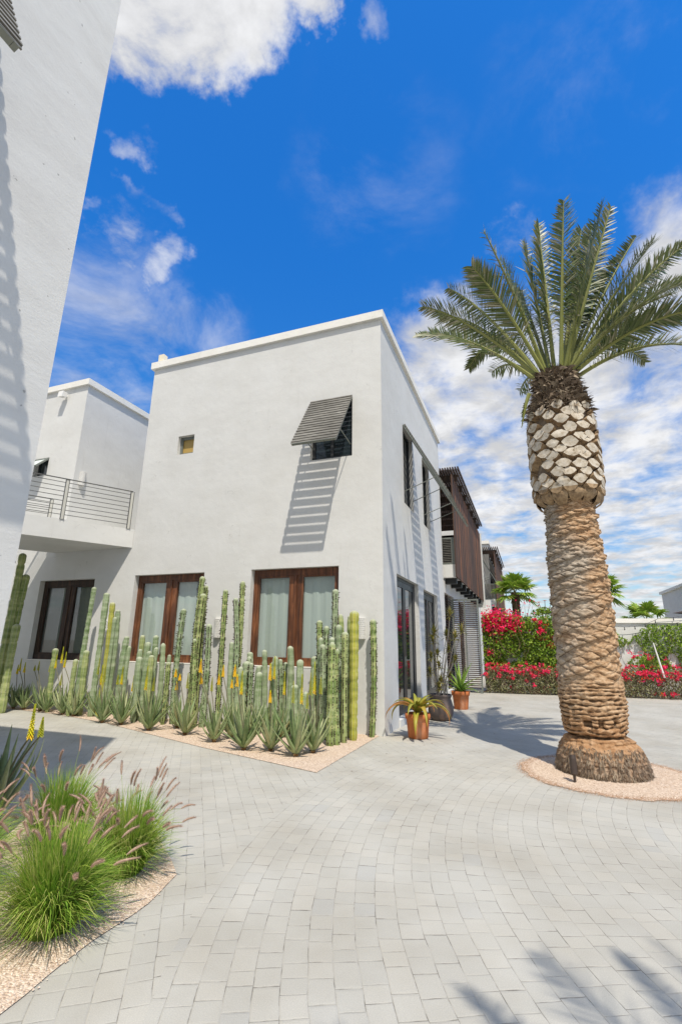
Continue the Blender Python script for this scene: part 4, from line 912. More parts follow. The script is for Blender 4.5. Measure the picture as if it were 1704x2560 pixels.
# hanging swollen lower boots
mb = MB()
for k in range(13):
    a = k / 13 * 2 * PI + random.gauss(0, .05); er = Vector((math.cos(a), math.sin(a), 0)); et = Vector((-math.sin(a), math.cos(a), 0)); pts = []
    for t_, w_, d_ in [(0, .7, .0), (.25, .95, .045), (.5, 1, .055), (.75, .75, .035), (1, .25, -.04)]:
        zc2 = 3.66 - t_ * .20 - (.05 if k % 3 == 0 else 0) * t_; r0 = .44 - .09 * t_ + d_; wd = .105 * w_
        pts.append([Vector((PB.x, PB.y, zc2)) + er * (r0 - .03 * abs(s_) ** 2) + et * wd * s_ for s_ in (-1, -.5, 0, .5, 1)])
    mb.add([p for r_ in pts for p in r_], [(i * 5 + j, i * 5 + j + 1, i * 5 + 6 + j, i * 5 + 5 + j) for i in range(4) for j in range(4)])
mb.build('old_boots', 'bootside', palm, smooth=True)
# shaggy dark fibre on top
mb = MB()
for k in range(2300):
    a = random.random() * 6.28; z = random.uniform(4.86, 5.62); r0 = rb(z) * random.uniform(.8, 1.0); er = Vector((math.cos(a), math.sin(a), 0)); et = Vector((-math.sin(a), math.cos(a), 0)); p = Vector((PB.x, PB.y, z)) + er * r0
    d = (er * random.uniform(.25, .9) + et * random.gauss(0, .5) + Vector((0, 0, random.uniform(-.5, .9)))).normalized(); l_ = random.uniform(.05, .16); s_ = d.cross(er).normalized()
    wd = random.choice([.005, .009, .030]); mb.ribbon([p, p + d * l_ * .6, p + d * l_ + er * .01 - Vector((0, 0, .02))], [wd, wd * .9, .002], s_)
mb.build('crown_fibre', 'fibre', palm)
def frond(parent, base, tip, arch=.35, ll=.40, name='frond', n=104, seedn=0, bare=.14, twist=0.0):
    base = Vector(base); tip = Vector(tip); mid = base.lerp(tip, .55) + Vector((0, 0, arch * 1.35 + .06)) 
    n2 = 22; pts = bez(base, mid, tip, n2)
    mb = MB(); mb.tube(pts, [.030 * (1 - i / (n2 - 1)) ** .8 + .005 for i in range(n2)], 6, 1)
    total = sum((pts[i + 1] - pts[i]).length for i in range(n2 - 1))
    ll *= 1.08; twist = random.choice((-1, 1)) * random.uniform(.45, 1.05)
    out = (tip - base); out.z = 0; out = out.normalized() if out.length > .05 else Vector((1, 0, 0))
    for k in range(n):
        t_ = bare + (1 - bare) * (k / (n - 1)) ** .95; f_ = t_ * (n2 - 1); i = min(n2 - 2, int(f_)); p = pts[i].lerp(pts[i + 1], f_ - i); d = (pts[i + 1] - pts[i]).normalized()
        sd = d.cross(Vector((0, 0, 1)))
        if sd.length < .25: sd = d.cross(out * -1)
        sd.normalize(); up = sd.cross(d).normalized()
        if twist: rm = Matrix.Rotation(twist, 3, d); sd = rm @ sd; up = rm @ up
        prof_ = min(1, (t_ - bare) / .32) ** .7 * (1 - max(0, (t_ - .62) / .38) ** 1.6 * .62); L1 = ll * max(.12, prof_)
        for s_ in (-1, 1):
            l_ = L1 * random.uniform(.88, 1.08); fa = .62 + .55 * t_ + random.gauss(0, .07)
            if t_ < .35: fa += random.gauss(0, .28)
            dd = (sd * s_ + d * fa + up * (.22 + random.gauss(0, .22) + (.45 if k % 3 == 0 else 0) - (.35 if k % 5 == 0 else 0))).normalized()
            wd = .0125 if t_ > .3 else .006
            drop = Vector((0, 0, -1)) * l_ * (.06 + .05 * random.random())
            wv = (up - dd * up.dot(dd)).normalized() * .45 + dd.cross(up).normalized() * .9
            mb.ribbon([p, p + dd * l_ * .5 + drop * .2, p + dd * l_ + drop], [wd * .6, wd, .0015], wv.normalized())
    return mb.build(name, ['palmleaf', 'rachis'], parent)
FR = [  # tip px, tip py, depth of tip relative to trunk (m, + away), arch, leaflet length, curl
    (1057, 766, -.3, .28, .36), (1044, 838, .5, .40, .30), (1172, 920, 1.3, .95, .30), (1209, 578, -.8, .15, .36), (1179, 666, -.9, .18, .40),
    (1310, 610, .9, .10, .34), (1408, 502, -.5, .05, .34), (1452, 574, .7, .05, .38), (1504, 512, -.7, .02, .34), (1526, 518, -.2, .02, .30),
    (1503, 612, 1.2, .10, .30), (1484, 706, 2.0, .8, .26), (1630, 606, -.6, .10, .38), (1712, 612, .2, .25, .32), (1735, 700, -.4, .35, .36),
    (1715, 705, .9, .35, .34), (1765, 770, -.3, .32, .36), (1750, 868, .3, .38, .32), (1612, 905, 1.6, .75, .28), (1360, 700, 1.6, .2, .30), (1290, 720, 1.5, .3, .30),
    (1550, 640, 1.0, .2, .30), (1120, 720, .5, .3, .34), (1255, 655, .5, .2, .32), (1345, 560, .5, .08, .32), (1480, 560, .6, .08, .32),
    (1590, 590, .7, .12, .34), (1665, 665, .9, .2, .34), (1680, 735, -.8, .3, .34), (1100, 790, 1.0, .45, .30), (1600, 810, .9, .45, .30), (1215, 850, .9, .5, .28), (1690, 810, .6, .4, .32)]
for k, (tx, ty, dd_, ar, ll_) in enumerate(FR):
    tip = on(tx, ty, 1, PB.y + dd_); a = math.atan2(tip.y - PB.y, tip.x - PB.x); bs = PB + Vector((math.cos(a) * .13, math.sin(a) * .13, 5.50 - .1 * max(0, (ty - 700) / 220)))
    frond(palm, bs, tip, ar, ll_, bare=.16)
for k in range(5):  # rear side of the crown
    a = R(45 + k * 20); el = R(random.uniform(30, 65)); l_ = random.uniform(2.0, 2.5); bs = PB + Vector((math.cos(a) * .13, math.sin(a) * .13, 5.5)); frond(palm, bs, bs + Vector((math.cos(a) * math.cos(el) * l_, math.sin(a) * math.cos(el) * l_, math.sin(el) * l_ * .8)), .35, .32, n=44)
# one dead frond hanging on the left of the crown shaft
pb_ = on(1322, 985, 1, PB.y - .2); frond(palm, pb_, on(1304, 1066, 1, PB.y - .25), .03, .07, name='dead_frond', n=26, bare=.1)

# root fringe
mb = MB()
for k in range(2600):
    a = random.random() * 6.28; z = random.random() ** 1.3 * .34; r0 = rprof(z) * (1 + .06 * math.cos(a - .2)) + .006; er = Vector((math.cos(a), math.sin(a), 0)); p = Vector((PB.x, PB.y, z)) + er * r0; l_ = random.uniform(.02, .07)
    d = (er * random.uniform(.1, .7) + Vector((-er.y, er.x, 0)) * random.gauss(0, .25) + Vector((0, 0, -1))).normalized(); mb.ribbon([p, p + d * l_], [.005, .003], Vector((-er.y, er.x, 0)))
mb.build('root_fringe', 'fibre', palm)
# spot light at the palm
p = G(1437, 1958)
sp = thing('garden_spotlight', 'small dark bronze spike spotlight standing in the gravel before the date palm', 'spotlight', tuple(p))
mb = MB(); mb.tube([p, p + Vector((0, 0, .09))], .016, 8); mb.build('spike', 'bronze', sp)
mb = MB(); h0 = p + Vector((0, 0, .085)); d = Vector((0, .12, 1)).normalized(); mb.tube([h0, h0 + d * .01, h0 + d * .17, h0 + d * .21], [.030, .038, .038, .030], 16); mb.build('lamp_head', 'bronze', sp)
# second date palm, behind the camera: only its shadow reaches the picture
p2 = thing('date_palm', 'date palm standing behind the viewer that throws frond shadows on the near paving', 'palm tree', (5.78, -10.45, 0))
mb = MB(); mb.lathe([(.5, 0), (.42, .3), (.36, .8), (.36, 3.5), (.46, 3.7), (.46, 5), (.3, 5.5)], (5.78, -10.45, 0), 24); mb.build('trunk', 'bark', p2, smooth=True)
for k in range(22):
    a = k * 2.399; el = R(65 - 70 * k / 22); l_ = random.uniform(2.3, 2.8); bs = Vector((5.78 + math.cos(a) * .1, -10.45 + math.sin(a) * .1, 5.5)); frond(p2, bs, bs + Vector((math.cos(a) * math.cos(el) * l_, math.sin(a) * math.cos(el) * l_, math.sin(el) * l_)), .4, .36, n=40)

for (sx, sy, sz) in ((2.02, -5.84, 6.0), (2.75, -5.28, 6.1)):
    frond(p2, Vector((5.70, -10.35, 5.5)), Vector((sx + .312 * sz, sy - .465 * sz, sz)), .5, .20, n=50)

# ---------------------------------------------------------------- cacti
def ordinal(n):
    names = ['first', 'second', 'third', 'fourth', 'fifth', 'sixth', 'seventh', 'eighth', 'ninth', 'tenth', 'eleventh', 'twelfth', 'thirteenth', 'fourteenth', 'fifteenth', 'sixteenth', 'seventeenth', 'eighteenth', 'nineteenth', 'twentieth']
    if n <= 20: return names[n - 1]
    tens = {2: 'twenty', 3: 'thirty', 4: 'forty', 5: 'fifty', 6: 'sixty'}[n // 10]
    return (tens[:-1] + 'ieth') if n % 10 == 0 else tens + '-' + names[n % 10 - 1]
CA = [  # top px, top py, y of the base, radius, material, spines
 (40, 1374, -.62, .085, 'cactus2', 0), (57, 1383, -.80, .09, 'cactus2', 0), (66, 1436, -.66, .09, 'cactus2', 0), (27, 1557, -.80, .09, 'cactus2', 0), (43, 1560, -.86, .09, 'cactus2', 0),
 (231, 1468, -.42, .062, 'cactus', 0), (268, 1482, -.45, .066, 'cactus', 0), (281, 1506, -.38, .055, 'cactusy', 0), (295, 1525, -.36, .058, 'cactus', 0), (286, 1543, -.42, .05, 'cactus', 0),
 (142, 1621, -.40, .065, 'cactus2', 0), (221, 1626, -.45, .062, 'cactus2', 0), (192, 1648, -.55, .060, 'cactus2', 0),
 (315, 1591, -.45, .062, 'cactus', 0), (324, 1615, -.40, .050, 'cactus', 0), (361, 1588, -.32, .062, 'cactus2', 0), (372, 1605, -.45, .062, 'cactus', 0), (389, 1588, -.30, .062, 'cactus', 0),
 (351, 1623, -.50, .052, 'cactus', 0), (374, 1628, -.60, .050, 'cactus', 0), (394, 1618, -.48, .055, 'cactus', 0), (351, 1642, -.66, .060, 'cactus', 0), (379, 1638, -.70, .058, 'cactus2', 0),
 (413, 1608, -.42, .056, 'cactus', 0), (425, 1637, -.35, .042, 'cactus', 0), (421, 1655, -.62, .052, 'cactus2', 1), (459, 1522, -.50, .066, 'cactus', 1), (504, 1441, -.55, .062, 'cactus2', 1),
 (515, 1464, -.40, .050, 'cactus2', 1), (507, 1484, -.62, .066, 'cactus2', 1), (495, 1597, -.80, .050, 'cactus2', 1), (524, 1560, -.55, .066, 'cactus', 1), (566, 1474, -.45, .050, 'cactus2', 1),
 (604, 1453, -.38, .052, 'cactus2', 1), (595, 1495, -.55, .060, 'cactus', 1), (585, 1605, -.75, .05, 'cactus', 0), (622, 1630, -.42, .056, 'cactus', 0), (613, 1653, -.60, .070, 'cactus', 0), (626, 1641, -.50, .050, 'cactus', 1),
 (628, 1657, -.66, .050, 'cactus', 1), (598, 1667, -.80, .058, 'cactus', 0), (648, 1664, -.50, .056, 'cactus', 0), (650, 1680, -.72, .064, 'cactus', 0), (668, 1625, -.52, .056, 'cactus', 0),
 (680, 1654, -.40, .050, 'cactus2', 0), (692, 1641, -.62, .058, 'cactus', 0), (703, 1648, -.45, .050, 'cactus', 1), (715, 1656, -.34, .042, 'cactus', 0), (725.5, 1615, -.50, .066, 'cactus', 0),
 (753, 1649, -.55, .075, 'cactus', 0), (743, 1712, -.85, .068, 'cactus', 0), (761, 1729, -.80, .050, 'cactus', 0), (787, 1641, -.50, .058, 'cactus', 0), (797, 1551, -.48, .055, 'cactus2', 1),
 (814, 1565, -.36, .062, 'cactus', 1), (806, 1594, -.55, .054, 'cactus', 0), (811, 1611, -.70, .062, 'cactus', 1), (841, 1473, -.36, .058, 'cactus', 1), (840, 1562, -.48, .066, 'cactus', 0),
 (825, 1593, -.62, .052, 'cactus', 0), (828.5, 1605, -1.10, .066, 'cactus2', 1), (837, 1594, -.88, .052, 'cactus', 0), (844, 1622, -1.00, .062, 'cactus2', 1), (856.5, 1535.6, -.42, .050, 'cactus2', 0),
 (873, 1539, -.36, .054, 'cactus2', 0), (862, 1580, -.80, .054, 'cactus2', 1), (884, 1527, -.56, .076, 'cactusy', 0), (928, 1548, -.17, .056, 'cactus2', 1)]
CA.sort(key=lambda c: c[0])
def cactus(base, top_z, r, mt, spiny, label, lean=(0, 0)):
    mb = MB(); nr = 7; ns = 28; hgt = top_z; nz_ = max(10, int(hgt / .045)); tipf = []; rib = []
    ph = random.random() * 6.28; sd = random.random() * 50; bows = (random.gauss(0, .022), random.gauss(0, .018)); lean = (random.gauss(0, .035), 0); r = r * (.64 if base[0] < -9 else .92) * random.uniform(.94, 1.06)
    prf = []
    zl = 0; cons = [0]
    while zl < hgt: zl += random.uniform(.16, .42); cons.append(zl)
    for i in range(nz_): prf.append((i / (nz_ - 1) * (hgt - r * .9)))
    dome = [(math.sin(t_ * PI / 2), math.cos(t_ * PI / 2)) for t_ in (.2, .4, .6, .78, .9, .97)]
    rows = [(z, 1.0) for z in prf] + [(hgt - r * .9 + r * .9 * s_, c_) for s_, c_ in dome]
    for (z, k_) in rows:
        cdist = min(abs(z - c_) for c_ in cons); pinch = 1 - .19 * math.exp(-(cdist / .022) ** 2); rr = r * pinch * k_ * (1 + .10 * math.sin(z * 2.1 + sd)) * (1 + .05 * nz((sd, 0, z * 3))) * (1 - .10 * max(0, 1 - z / .15))
        t_ = z / hgt; ox = bows[0] * math.sin(t_ * PI) + lean[0] * t_; oy = bows[1] * math.sin(t_ * PI) + lean[1] * t_
        for j in range(ns):
            a = 2 * PI * j / ns + ph; q = .5 + .5 * math.cos(nr * 2 * PI * j / ns); rad_ = rr * (.84 + .20 * q ** .8)
            mb.v.append((base[0] + ox + math.cos(a) * rad_, base[1] + oy + math.sin(a) * rad_, z)); tipf.append(max(0, min(1, (z - hgt + .07) / .06))); rib.append(q)
    n_ = len(rows)
    for i in range(n_ - 1):
        for j in range(ns): a = i * ns + j; b = i * ns + (j + 1) % ns; mb.f.append((a, b, b + ns, a + ns)); mb.m.append(0)
    e = (n_ - 1) * ns; mb.f.append(tuple(e + j for j in range(ns))); mb.m.append(0)
    base_nv = len(mb.v)
    # areoles along the ribs
    for j in range(nr):
        a = 2 * PI * (j / nr) + ph; z = .05; s2 = 1
        while z < hgt - r:
            t_ = z / hgt; ox = bows[0] * math.sin(t_ * PI) + lean[0] * t_; oy = bows[1] * math.sin(t_ * PI) + lean[1] * t_
            er = Vector((math.cos(a), math.sin(a), 0)); et = Vector((-math.sin(a), math.cos(a), 0)); p = Vector((base[0] + ox, base[1] + oy, z)) + er * (r * 1.0)
            big_ = spiny and random.random() < .55; q = .0085 if big_ else .003
            if big_ or random.random() < .22:
                mb.add([p - et * q - Vector((0, 0, q * 1.6)), p + et * q - Vector((0, 0, q * 1.6)), p + et * q + Vector((0, 0, q * 1.6)), p - et * q + Vector((0, 0, q * 1.6)), p + er * q * (2.0 if big_ else 1.2)], [(0, 1, 4), (1, 2, 4), (2, 3, 4), (3, 0, 4)], 1)
            if spiny and z > hgt * .45 and random.random() < .10:
                mb.tube([p, p + er * .02 + Vector((0, 0, .004)), p + er * .034 + Vector((0, 0, .008))], [.007, .009, .003], 5, 1)
            z += random.uniform(.028, .045)
    tipf += [0] * (len(mb.v) - base_nv); rib += [0] * (len(mb.v) - base_nv); mb.a['tipf'] = tipf; mb.a['rib'] = rib
    o = mb.build('column_cactus', [mt, 'spine'], origin=(base[0], base[1], 0), smooth=True)
    return tag(o, label, 'cactus', 'row of column cacti against the white wall')
nC = len(CA)
for i, (px_, py_, y_, r_, mt_, spn) in enumerate(CA):
    q = on(px_, py_, 1, y_)
    ht = 'very tall' if q.z > 2.3 else 'tall' if q.z > 1.7 else 'mid height' if q.z > 1.1 else 'short'
    colr = {'cactus': 'blue-green', 'cactus2': 'green', 'cactusy': 'yellow-green'}[mt_]
    k_ = nC - i
    wh = ('in the shade at the far left' if px_ < 80 else 'before the dark left window' if px_ < 245 else 'between the dark and middle windows' if px_ < 320 else 'below the middle wooden window' if px_ < 500 else 'between the two wooden windows' if px_ < 620 else 'below the right wooden window' if px_ < 845 else 'near the house corner')
    if px_ == 884: lb = 'thick smooth yellow cactus column overlapping the wall lamp nearest the corner'
    elif px_ == 928: lb = 'lone slim green cactus column standing apart nearest the house corner'
    elif px_ == 281: lb = 'slender yellow-green cactus column between the dark window and the middle window'
    else: lb = '%s %s cactus %s, %s tip from the right' % (ht, colr, wh, ordinal(k_))
    cactus((q.x, y_), q.z, r_, mt_, spn, lb, lean=(0, 0))

# ---------------------------------------------------------------- aloes
def leaf_solid(mb, base, dirh, L_, el0, el1, w0, th, mi=0, n=9, taper=1.35, drop=0.0):
    """thick pointed succulent leaf: starts at elevation el0, bends to el1"""
    p = Vector(base); h_ = Vector(dirh).normalized(); sd = Vector((-h_.y, h_.x, 0)); k0 = len(mb.v)
    for i in range(n):
        t_ = i / (n - 1); el = el0 + (el1 - el0) * t_ ** 1.2; d = h_ * math.cos(el) + Vector((0, 0, 1)) * math.sin(el); up = sd.cross(d) * -1
        up = Vector((0, 0, 1)) * math.cos(el) - h_ * math.sin(el)
        w_ = w0 * (1 - t_ ** taper) * (.75 + .5 * min(1, t_ * 4) - .25 * min(1, t_ * 4)) + .0015; q = th * (1 - t_) + .001
        mb.v += [tuple(p - sd * w_ + up * w_ * .38), tuple(p - sd * w_ * .45 - up * q * .6), tuple(p - up * q), tuple(p + sd * w_ * .45 - up * q * .6), tuple(p + sd * w_ + up * w_ * .38), tuple(p + up * w_ * .02)]
        p = p + d * (L_ / (n - 1))
    for i in range(n - 1):
        for j in range(6): a = k0 + i * 6 + j; b = k0 + i * 6 + (j + 1) % 6; mb.f.append((a, b, b + 6, a + 6)); mb.m.append(mi)
    return p
def aloe(base, size, label, stalks=(), nl=17, seed=0, mt='aloe', group='aloes along the gravel bed', tilt=0):
    random.seed(seed + 100); o = thing('aloe_plant', label, 'aloe', tuple(base), group); b = Vector(base)
    mb = MB()
    for k in range(nl):
        a = k * 2.399 + seed; t_ = k / nl; el0 = .58 + .88 * t_; el1 = el0 + random.uniform(.15, .6) * (1.2 - t_); l_ = size * (.72 + .35 * math.sin(t_ * PI)) * random.uniform(.85, 1.12)
        if t_ < .3: el1 = el0 + random.uniform(.5, .9)
        if random.random() < .15: el1 = el0 - .1
        leaf_solid(mb, b + Vector((math.cos(a) * .012, math.sin(a) * .012, .045 + .03 * t_)), (math.cos(a), math.sin(a), 0), l_, el0, min(1.57, el1), .030 + .026 * size, .020)
    mb.build('leaves', mt, o, smooth=True)
    mb = MB(); mb.tube([b, b + Vector((0, 0, .03)), b + Vector((0, 0, .07))], [.028, .034, .03], 10)
    for k in range(12): a = k * .52; mb.ribbon([b + Vector((math.cos(a) * .03, math.sin(a) * .03, .05)), b + Vector((math.cos(a) * .065, math.sin(a) * .065, .025 + .02 * random.random()))], [.012, .004], Vector((-math.sin(a), math.cos(a), 0)))
    mb.build('stub', 'aloestub', o)
    for (q, kind, hl) in stalks:
        q = Vector(q); hd = q - Vector((0, 0, hl)); 
        mb = MB(); bs = b + Vector((0, 0, .10)); mid = bs.lerp(hd, .55) + Vector(((hd.x - bs.x) * -.18, 0, 0)); pts = bez(bs, mid, hd, 8) + [q]; mb.tube(pts, [.008] * 8 + [.003], 5, 0)
        nfl = 96
        for k in range(nfl):
            t_ = k / nfl; p = hd.lerp(q, t_); a = k * 2.399; wd = .023 * (1 - t_ ** 1.6) + .004; dn = -.036 + .060 * t_
            e = p + Vector((math.cos(a) * wd, math.sin(a) * wd, dn * (1.0 if kind != 'g' else .45)))
            mi = 1
            if kind == 'y' : mi = 2 if t_ > .55 else 1
            if kind == 'g': mi = 2
            if kind == 'o': mi = 3 if t_ < .8 else 1
            if kind == 'y' and t_ < .10: mi = 3
            mb.tube([p, p.lerp(e, .6), e], [.0025, .0055 if kind != 'g' else .0035, .003], 4, mi, cap=False)
        mb.build('flower_stalk', ['stalk', 'fl_yellow', 'fl_green', 'fl_orange'], o)
    return o
AL = [(6, 1742, .50), (33, 1764, .50), (59, 1768, .50), (100, 1771, .55), (115, 1782, .50), (155, 1788, .58), (185, 1792, .62), (231, 1792, .50), (255, 1808, .62), (301, 1814, .62), (338, 1803, .50), (371, 1828, .68), (443, 1822, .55), (462, 1839, .62),
      (534.5, 1857, .60), (577, 1847, .55), (609, 1877, .66), (638, 1836, .45), (676, 1879, .64), (702, 1845, .5), (738.6, 1893, .68), (782, 1884, .56)]
ST = [(503, 1650, 'o', .17), (505, 1679, 'o', .17), (531, 1694, 'g', .2), (559, 1665, 'o', .15), (548, 1688, 'o', .13), (588, 1665, 'o', .13), (593.5, 1689, 'o', .13), (606, 1680, 'y', .30), (612, 1678, 'g', .28), (622, 1707, 'y', .22), (580, 1702, 'o', .09),
      (676, 1662, 'o', .20), (687.5, 1643, 'y', .34), (676, 1729, 'o', .13), (712, 1681, 'y', .34), (734, 1704, 'g', .28), (755.5, 1688, 'y', .38), (769, 1734, 'g', .2), (777, 1683, 'g', .30), (787, 1657, 'y', .42), (802, 1694, 'g', .22), (471, 1683, 'g', .24),
      (54, 1648, 'y', .24), (46, 1664, 'y', .16), (64, 1658, 'y', .18), (99, 1654, 'g', .18), (88, 1664, 'g', .1), (159, 1619, 'y', .30), (166, 1632, 'y', .28), (143, 1639, 'y', .24), (128, 1653, 'g', .22), (155, 1685, 'g', .22), (206, 1670, 'g', .24), (250, 1645, 'g', .3), (257, 1664, 'y', .34), (266, 1662, 'g', .32), (239, 1668, 'g', .22),
      (308, 1669, 'y', .28), (296, 1688, 'g', .16), (335, 1691, 'y', .26), (370, 1667, 'y', .38), (386, 1694, 'g', .22), (440, 1675, 'o', .10), (442, 1707, 'o', .10), (450, 1688, 'o', .06)]
AP = []
for (px_, py_, s_) in AL:
    p = G(px_, py_)
    if p.y > -.33: p = on(px_, py_ + 6, 1, -.33); p.z = 0
    AP.append(p)
near = [[] for _ in AL]
for (px_, py_, kd, hl) in ST:
    k = min(range(len(AL)), key=lambda i: abs(AL[i][0] - px_) + .15 * abs(AL[i][1] - 1830) * (px_ > 300) + 9 * len(near[i]))
    near[k].append((on(px_, py_, 1, AP[k].y + random.uniform(-.05, .1)), kd, hl))
for i, (px_, py_, s_) in enumerate(AL):
    nst = len(near[i]); row_ = 'front' if py_ > 1790 + px_ * .11 else 'back'
    lb = 'grey-green aloe rosette %s, %s plant from the left of the aloe row' % ('with %s flower stalk%s' % ({1: 'one', 2: 'two', 3: 'three'}.get(nst, 'several'), '' if nst == 1 else 's') if nst else 'without flowers', ordinal(i + 1))
    aloe(tuple(AP[i]), s_, lb, near[i], nl=15 + (i * 7) % 6, seed=i)
random.seed(21)
# foreground aloe in the shade at the left
nb0 = Vector((-2.05, -5.25, 0))
aloe(tuple(nb0), .72, 'dark aloe with a yellow torch flower behind the fountain grass at the left edge', [(on(88, 1765, 1, -5.35), 'y', .24), (on(108, 1795, 1, -5.3), 'g', .14)], nl=20, seed=77, group=None)

# ---------------------------------------------------------------- fountain grass
def fountain(base, h_, r_, nbl, npl, label, seed):
    random.seed(seed); o = thing('fountain_grass', label, 'ornamental grass', tuple(base), 'fountain grass clumps in the foreground bed'); b = Vector(base); mb = MB()
    for k in range(nbl):
        a = random.random() * 6.28; rr = random.random() ** .6 * .12; l_ = h_ * random.uniform(.40, 1.12); out = random.random() ** .9 * r_ * 1.15
        p0 = b + Vector((math.cos(a) * rr, math.sin(a) * rr, 0)); a2 = a + random.gauss(0, .75); o2 = Vector((math.cos(a2), math.sin(a2), 0))
        p1 = p0 + o2 * out * .30 + Vector((0, 0, l_ * .62)); p2_ = p0 + o2 * out + Vector((0, 0, l_ * (1.0 - .5 * (out / r_) ** 2))); 
        pts = bez(p0, p1, p2_, 5); sd = Vector((-math.sin(a2 + .5), math.cos(a2 + .5), 0)); w_ = random.uniform(.0014, .0036); mb.ribbon(pts, [w_, w_, w_ * .9, w_ * .6, .0003], sd)
    g_ = mb.build('blades', 'grass', o); g_['kind'] = 'stuff'
    for k in range(npl):
        a = k * 2.399 + seed; rr = .06; out = (.30 + .75 * random.random()) * r_; l_ = h_ * random.uniform(.85, 1.22); o2 = Vector((math.cos(a), math.sin(a), 0)); p0 = b + o2 * rr
        tipz = l_ * (1.05 - .45 * (out / r_) ** 2); p1 = p0 + o2 * out * .25 + Vector((0, 0, l_ * .7)); pe = p0 + o2 * out + Vector((0, 0, tipz)); pts = bez(p0, p1, pe, 8)
        mb = MB(); mb.tube(pts, [.0014] * 8, 3, 1, cap=False)
        d = ((pts[-1] - pts[-2]).normalized() + Vector((0, 0, .7))).normalized(); wind = Vector((random.gauss(.1, .35), random.gauss(.1, .35), random.uniform(.1, .6))); hp = [pe + (d * t_ + wind * t_ * t_ * .45 - Vector((0, 0, .40)) * t_ * t_) * .15 for t_ in (0, .2, .4, .6, .8, 1)]
        L2 = random.uniform(.6, 1.0); hp = [pe + (q - pe) * L2 for q in hp]
        mb.tube(hp, [.003, .0060, .0070, .0066, .0045, .001], 6, 0)
        for j in range(420):
            t_ = random.random() * 4.999; i = int(t_); p = hp[i].lerp(hp[i + 1], t_ - i); dd = (hp[i + 1] - hp[i]).normalized(); x = dd.orthogonal().normalized(); x = Matrix.Rotation(random.random() * 6.28, 3, dd) @ x
            ln = random.uniform(.010, .022) * (1 - .5 * abs(t_ / 5 - .45)); e = p + x * ln + dd * ln * .9; s2 = dd.cross(x) * .0007; mb.add([p - s2, p + s2, e], [(0, 1, 2)])
        mb.build('plume', ['plume', 'grass'], o)
fountain((-.17, -6.21, 0), .52, .34, 3200, 52, 'nearest bright green fountain grass clump with many pinkish plumes', 31)
fountain((-.31, -5.53, 0), .50, .31, 2200, 44, 'fountain grass clump at the corner of the bed beside the paving', 32)
fountain((-1.15, -5.35, 0), .52, .36, 2000, 30, 'fountain grass clump behind the nearest one close to the shaded paving', 33)
fountain((-1.02, -6.22, 0), .52, .36, 2000, 26, 'fountain grass clump cut by the left edge of the photo', 34)
random.seed(41)

# ---------------------------------------------------------------- pots
def pot(o, c, prof_, mt, rim_in, soil_z):
    mb = MB(); mb.lathe(prof_, c, 48); mb.build('pot', mt, o, smooth=True)
    mb = MB(); n = 24; mb.add([(c[0] + math.cos(2 * PI * k / n) * rim_in, c[1] + math.sin(2 * PI * k / n) * rim_in, soil_z) for k in range(n)], [tuple(range(n))]); mb.build('soil', 'soil', o)
c1 = (.545, .12, 0)
o = thing('potted_aloe', 'terracotta pot with drooping orange and green aloe leaves nearest the house corner', 'potted plant', c1)
pot(o, c1, [(0, 0), (.150, 0), (.165, .012), (.178, .15), (.190, .27), (.192, .30), (.212, .305), (.216, .345), (.212, .385), (.200, .39), (.19, .375), (.18, .30)], 'terracotta', .185, .34)
mb = MB(); b = Vector(c1) + Vector((0, 0, .36))
for k in range(20):
    a = k * 2.399 + .4; t_ = k / 20; L_ = .80 * (1.05 - .5 * t_) * random.uniform(.88, 1.08); el0 = .85 + .45 * t_; el1 = -2.0 + 2.3 * t_
    if k in (3, 9): el1 = -1.4; 
    leaf_solid(mb, b, (math.cos(a), math.sin(a), 0), L_, el0, el1, .050, .018, n=14, taper=2.3)
leaf_solid(mb, b, (.12, -1, 0), .66, .45, -1.9, .052, .018, n=14, taper=2.3)
mb.build('leaves', 'potaloe', o, smooth=True)
c2 = (.575, 2.25, 0)
o = thing('potted_dracaena', 'dark rounded clay urn holding a leggy dracaena with spiky leaf tufts', 'potted plant', c2)
pot(o, c2, [(0, 0), (.150, 0), (.20, .02), (.245, .10), (.262, .19), (.255, .29), (.232, .38), (.212, .43), (.222, .45), (.236, .475), (.238, .50), (.225, .51), (.21, .49), (.20, .42)], 'olla', .21, .46)
z5 = lambda a, b_: (960 + a / 4.907, 1400 + b_ / 4.907)
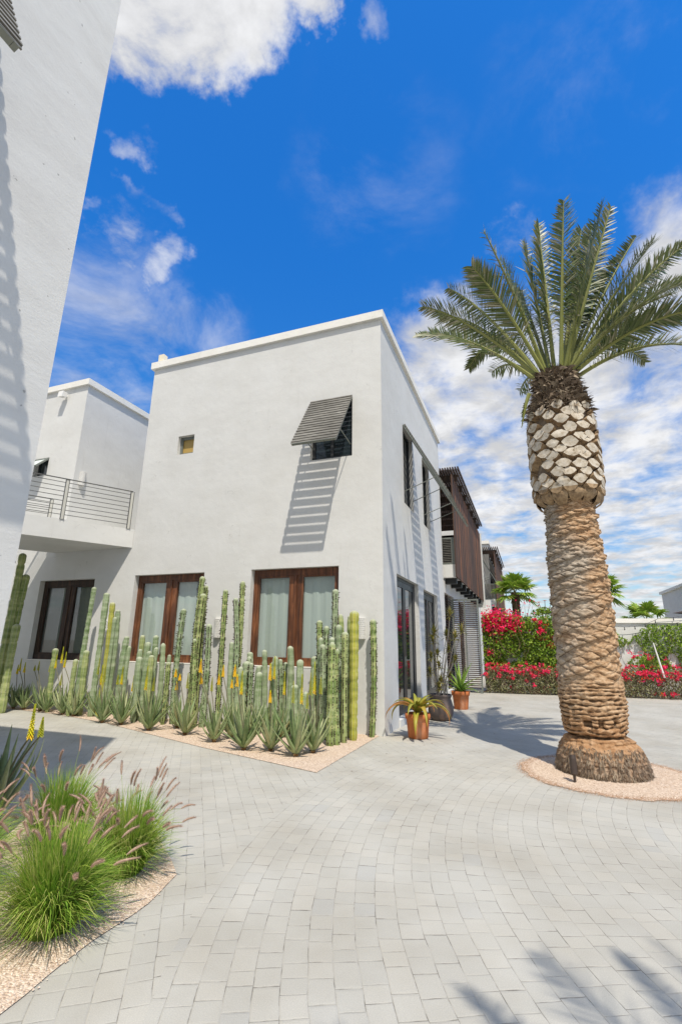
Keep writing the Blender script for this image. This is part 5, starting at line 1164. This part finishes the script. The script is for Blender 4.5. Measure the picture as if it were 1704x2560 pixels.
tips = [(805, 665), (610, 890), (595, 985), (765, 920), (870, 945), (950, 860), (790, 1095), (575, 1185), (650, 1150), (875, 1225), (665, 1290), (700, 1480), (560, 1375), (680, 1560), (740, 1540), (800, 1410)]
stm = MB(); lv = MB()
for k, (a_, b_) in enumerate(tips):
    y_ = c2[1] + random.uniform(-.16, .12); q = on(*z5(a_, b_), 1, y_); bs = Vector((c2[0] + random.gauss(0, .06), c2[1] + random.gauss(0, .06), .45))
    mid = bs.lerp(q, .55) + Vector((random.gauss(0, .03), 0, .05)); pts = bez(bs, mid, q, 8); stm.tube(pts, [.013 - .0008 * i for i in range(8)], 6)
    big_ = 1.0 if k < 6 else .8
    for j in range(42):
        a = j * 2.399; el = -.35 + 1.75 * j / 42 + random.gauss(0, .1); d = Vector((math.cos(a) * math.cos(el), math.sin(a) * math.cos(el), math.sin(el))); l_ = random.uniform(.15, .24) * big_; sd = d.cross(Vector((0, 0, 1))); sd = sd.normalized() if sd.length > .1 else Vector((1, 0, 0))
        p = q - (pts[-1] - pts[-2]).normalized() * .05 * (1 - j / 42)
        lv.ribbon([p, p + d * l_ * .5, p + d * l_ - Vector((0, 0, .03))], [.009, .013, .001], sd)
stm.build('stem', 'greytwig', o); lv.build('leaves', 'drac', o)
c3 = (.735, 4.22, 0)
o = thing('potted_agave', 'orange terracotta pot with bright green sword leaved plant by the louvred door', 'potted plant', c3)
pot(o, c3, [(0, 0), (.160, 0), (.165, .01), (.180, .16), (.195, .31), (.213, .315), (.222, .35), (.222, .41), (.205, .415), (.195, .40), (.19, .35)], 'terracotta', .195, .37)
mb = MB(); b = Vector(c3) + Vector((0, 0, .38))
for k in range(19):
    a = k * 2.399 + 1.1; t_ = k / 19; el0 = .5 + .95 * t_; el1 = el0 - (1.9 - 1.8 * t_) * random.uniform(.4, 1.1); L_ = .80 * random.uniform(.8, 1.05) * (1 if t_ > .3 else .8)
    leaf_solid(mb, b, (math.cos(a), math.sin(a), 0), L_, el0, el1, .046, .014, n=12, taper=1.9)
mb.build('leaves', 'agave', o, smooth=True)

for ob in bpy.data.objects:
    if '_o' in ob.keys(): del ob['_o']
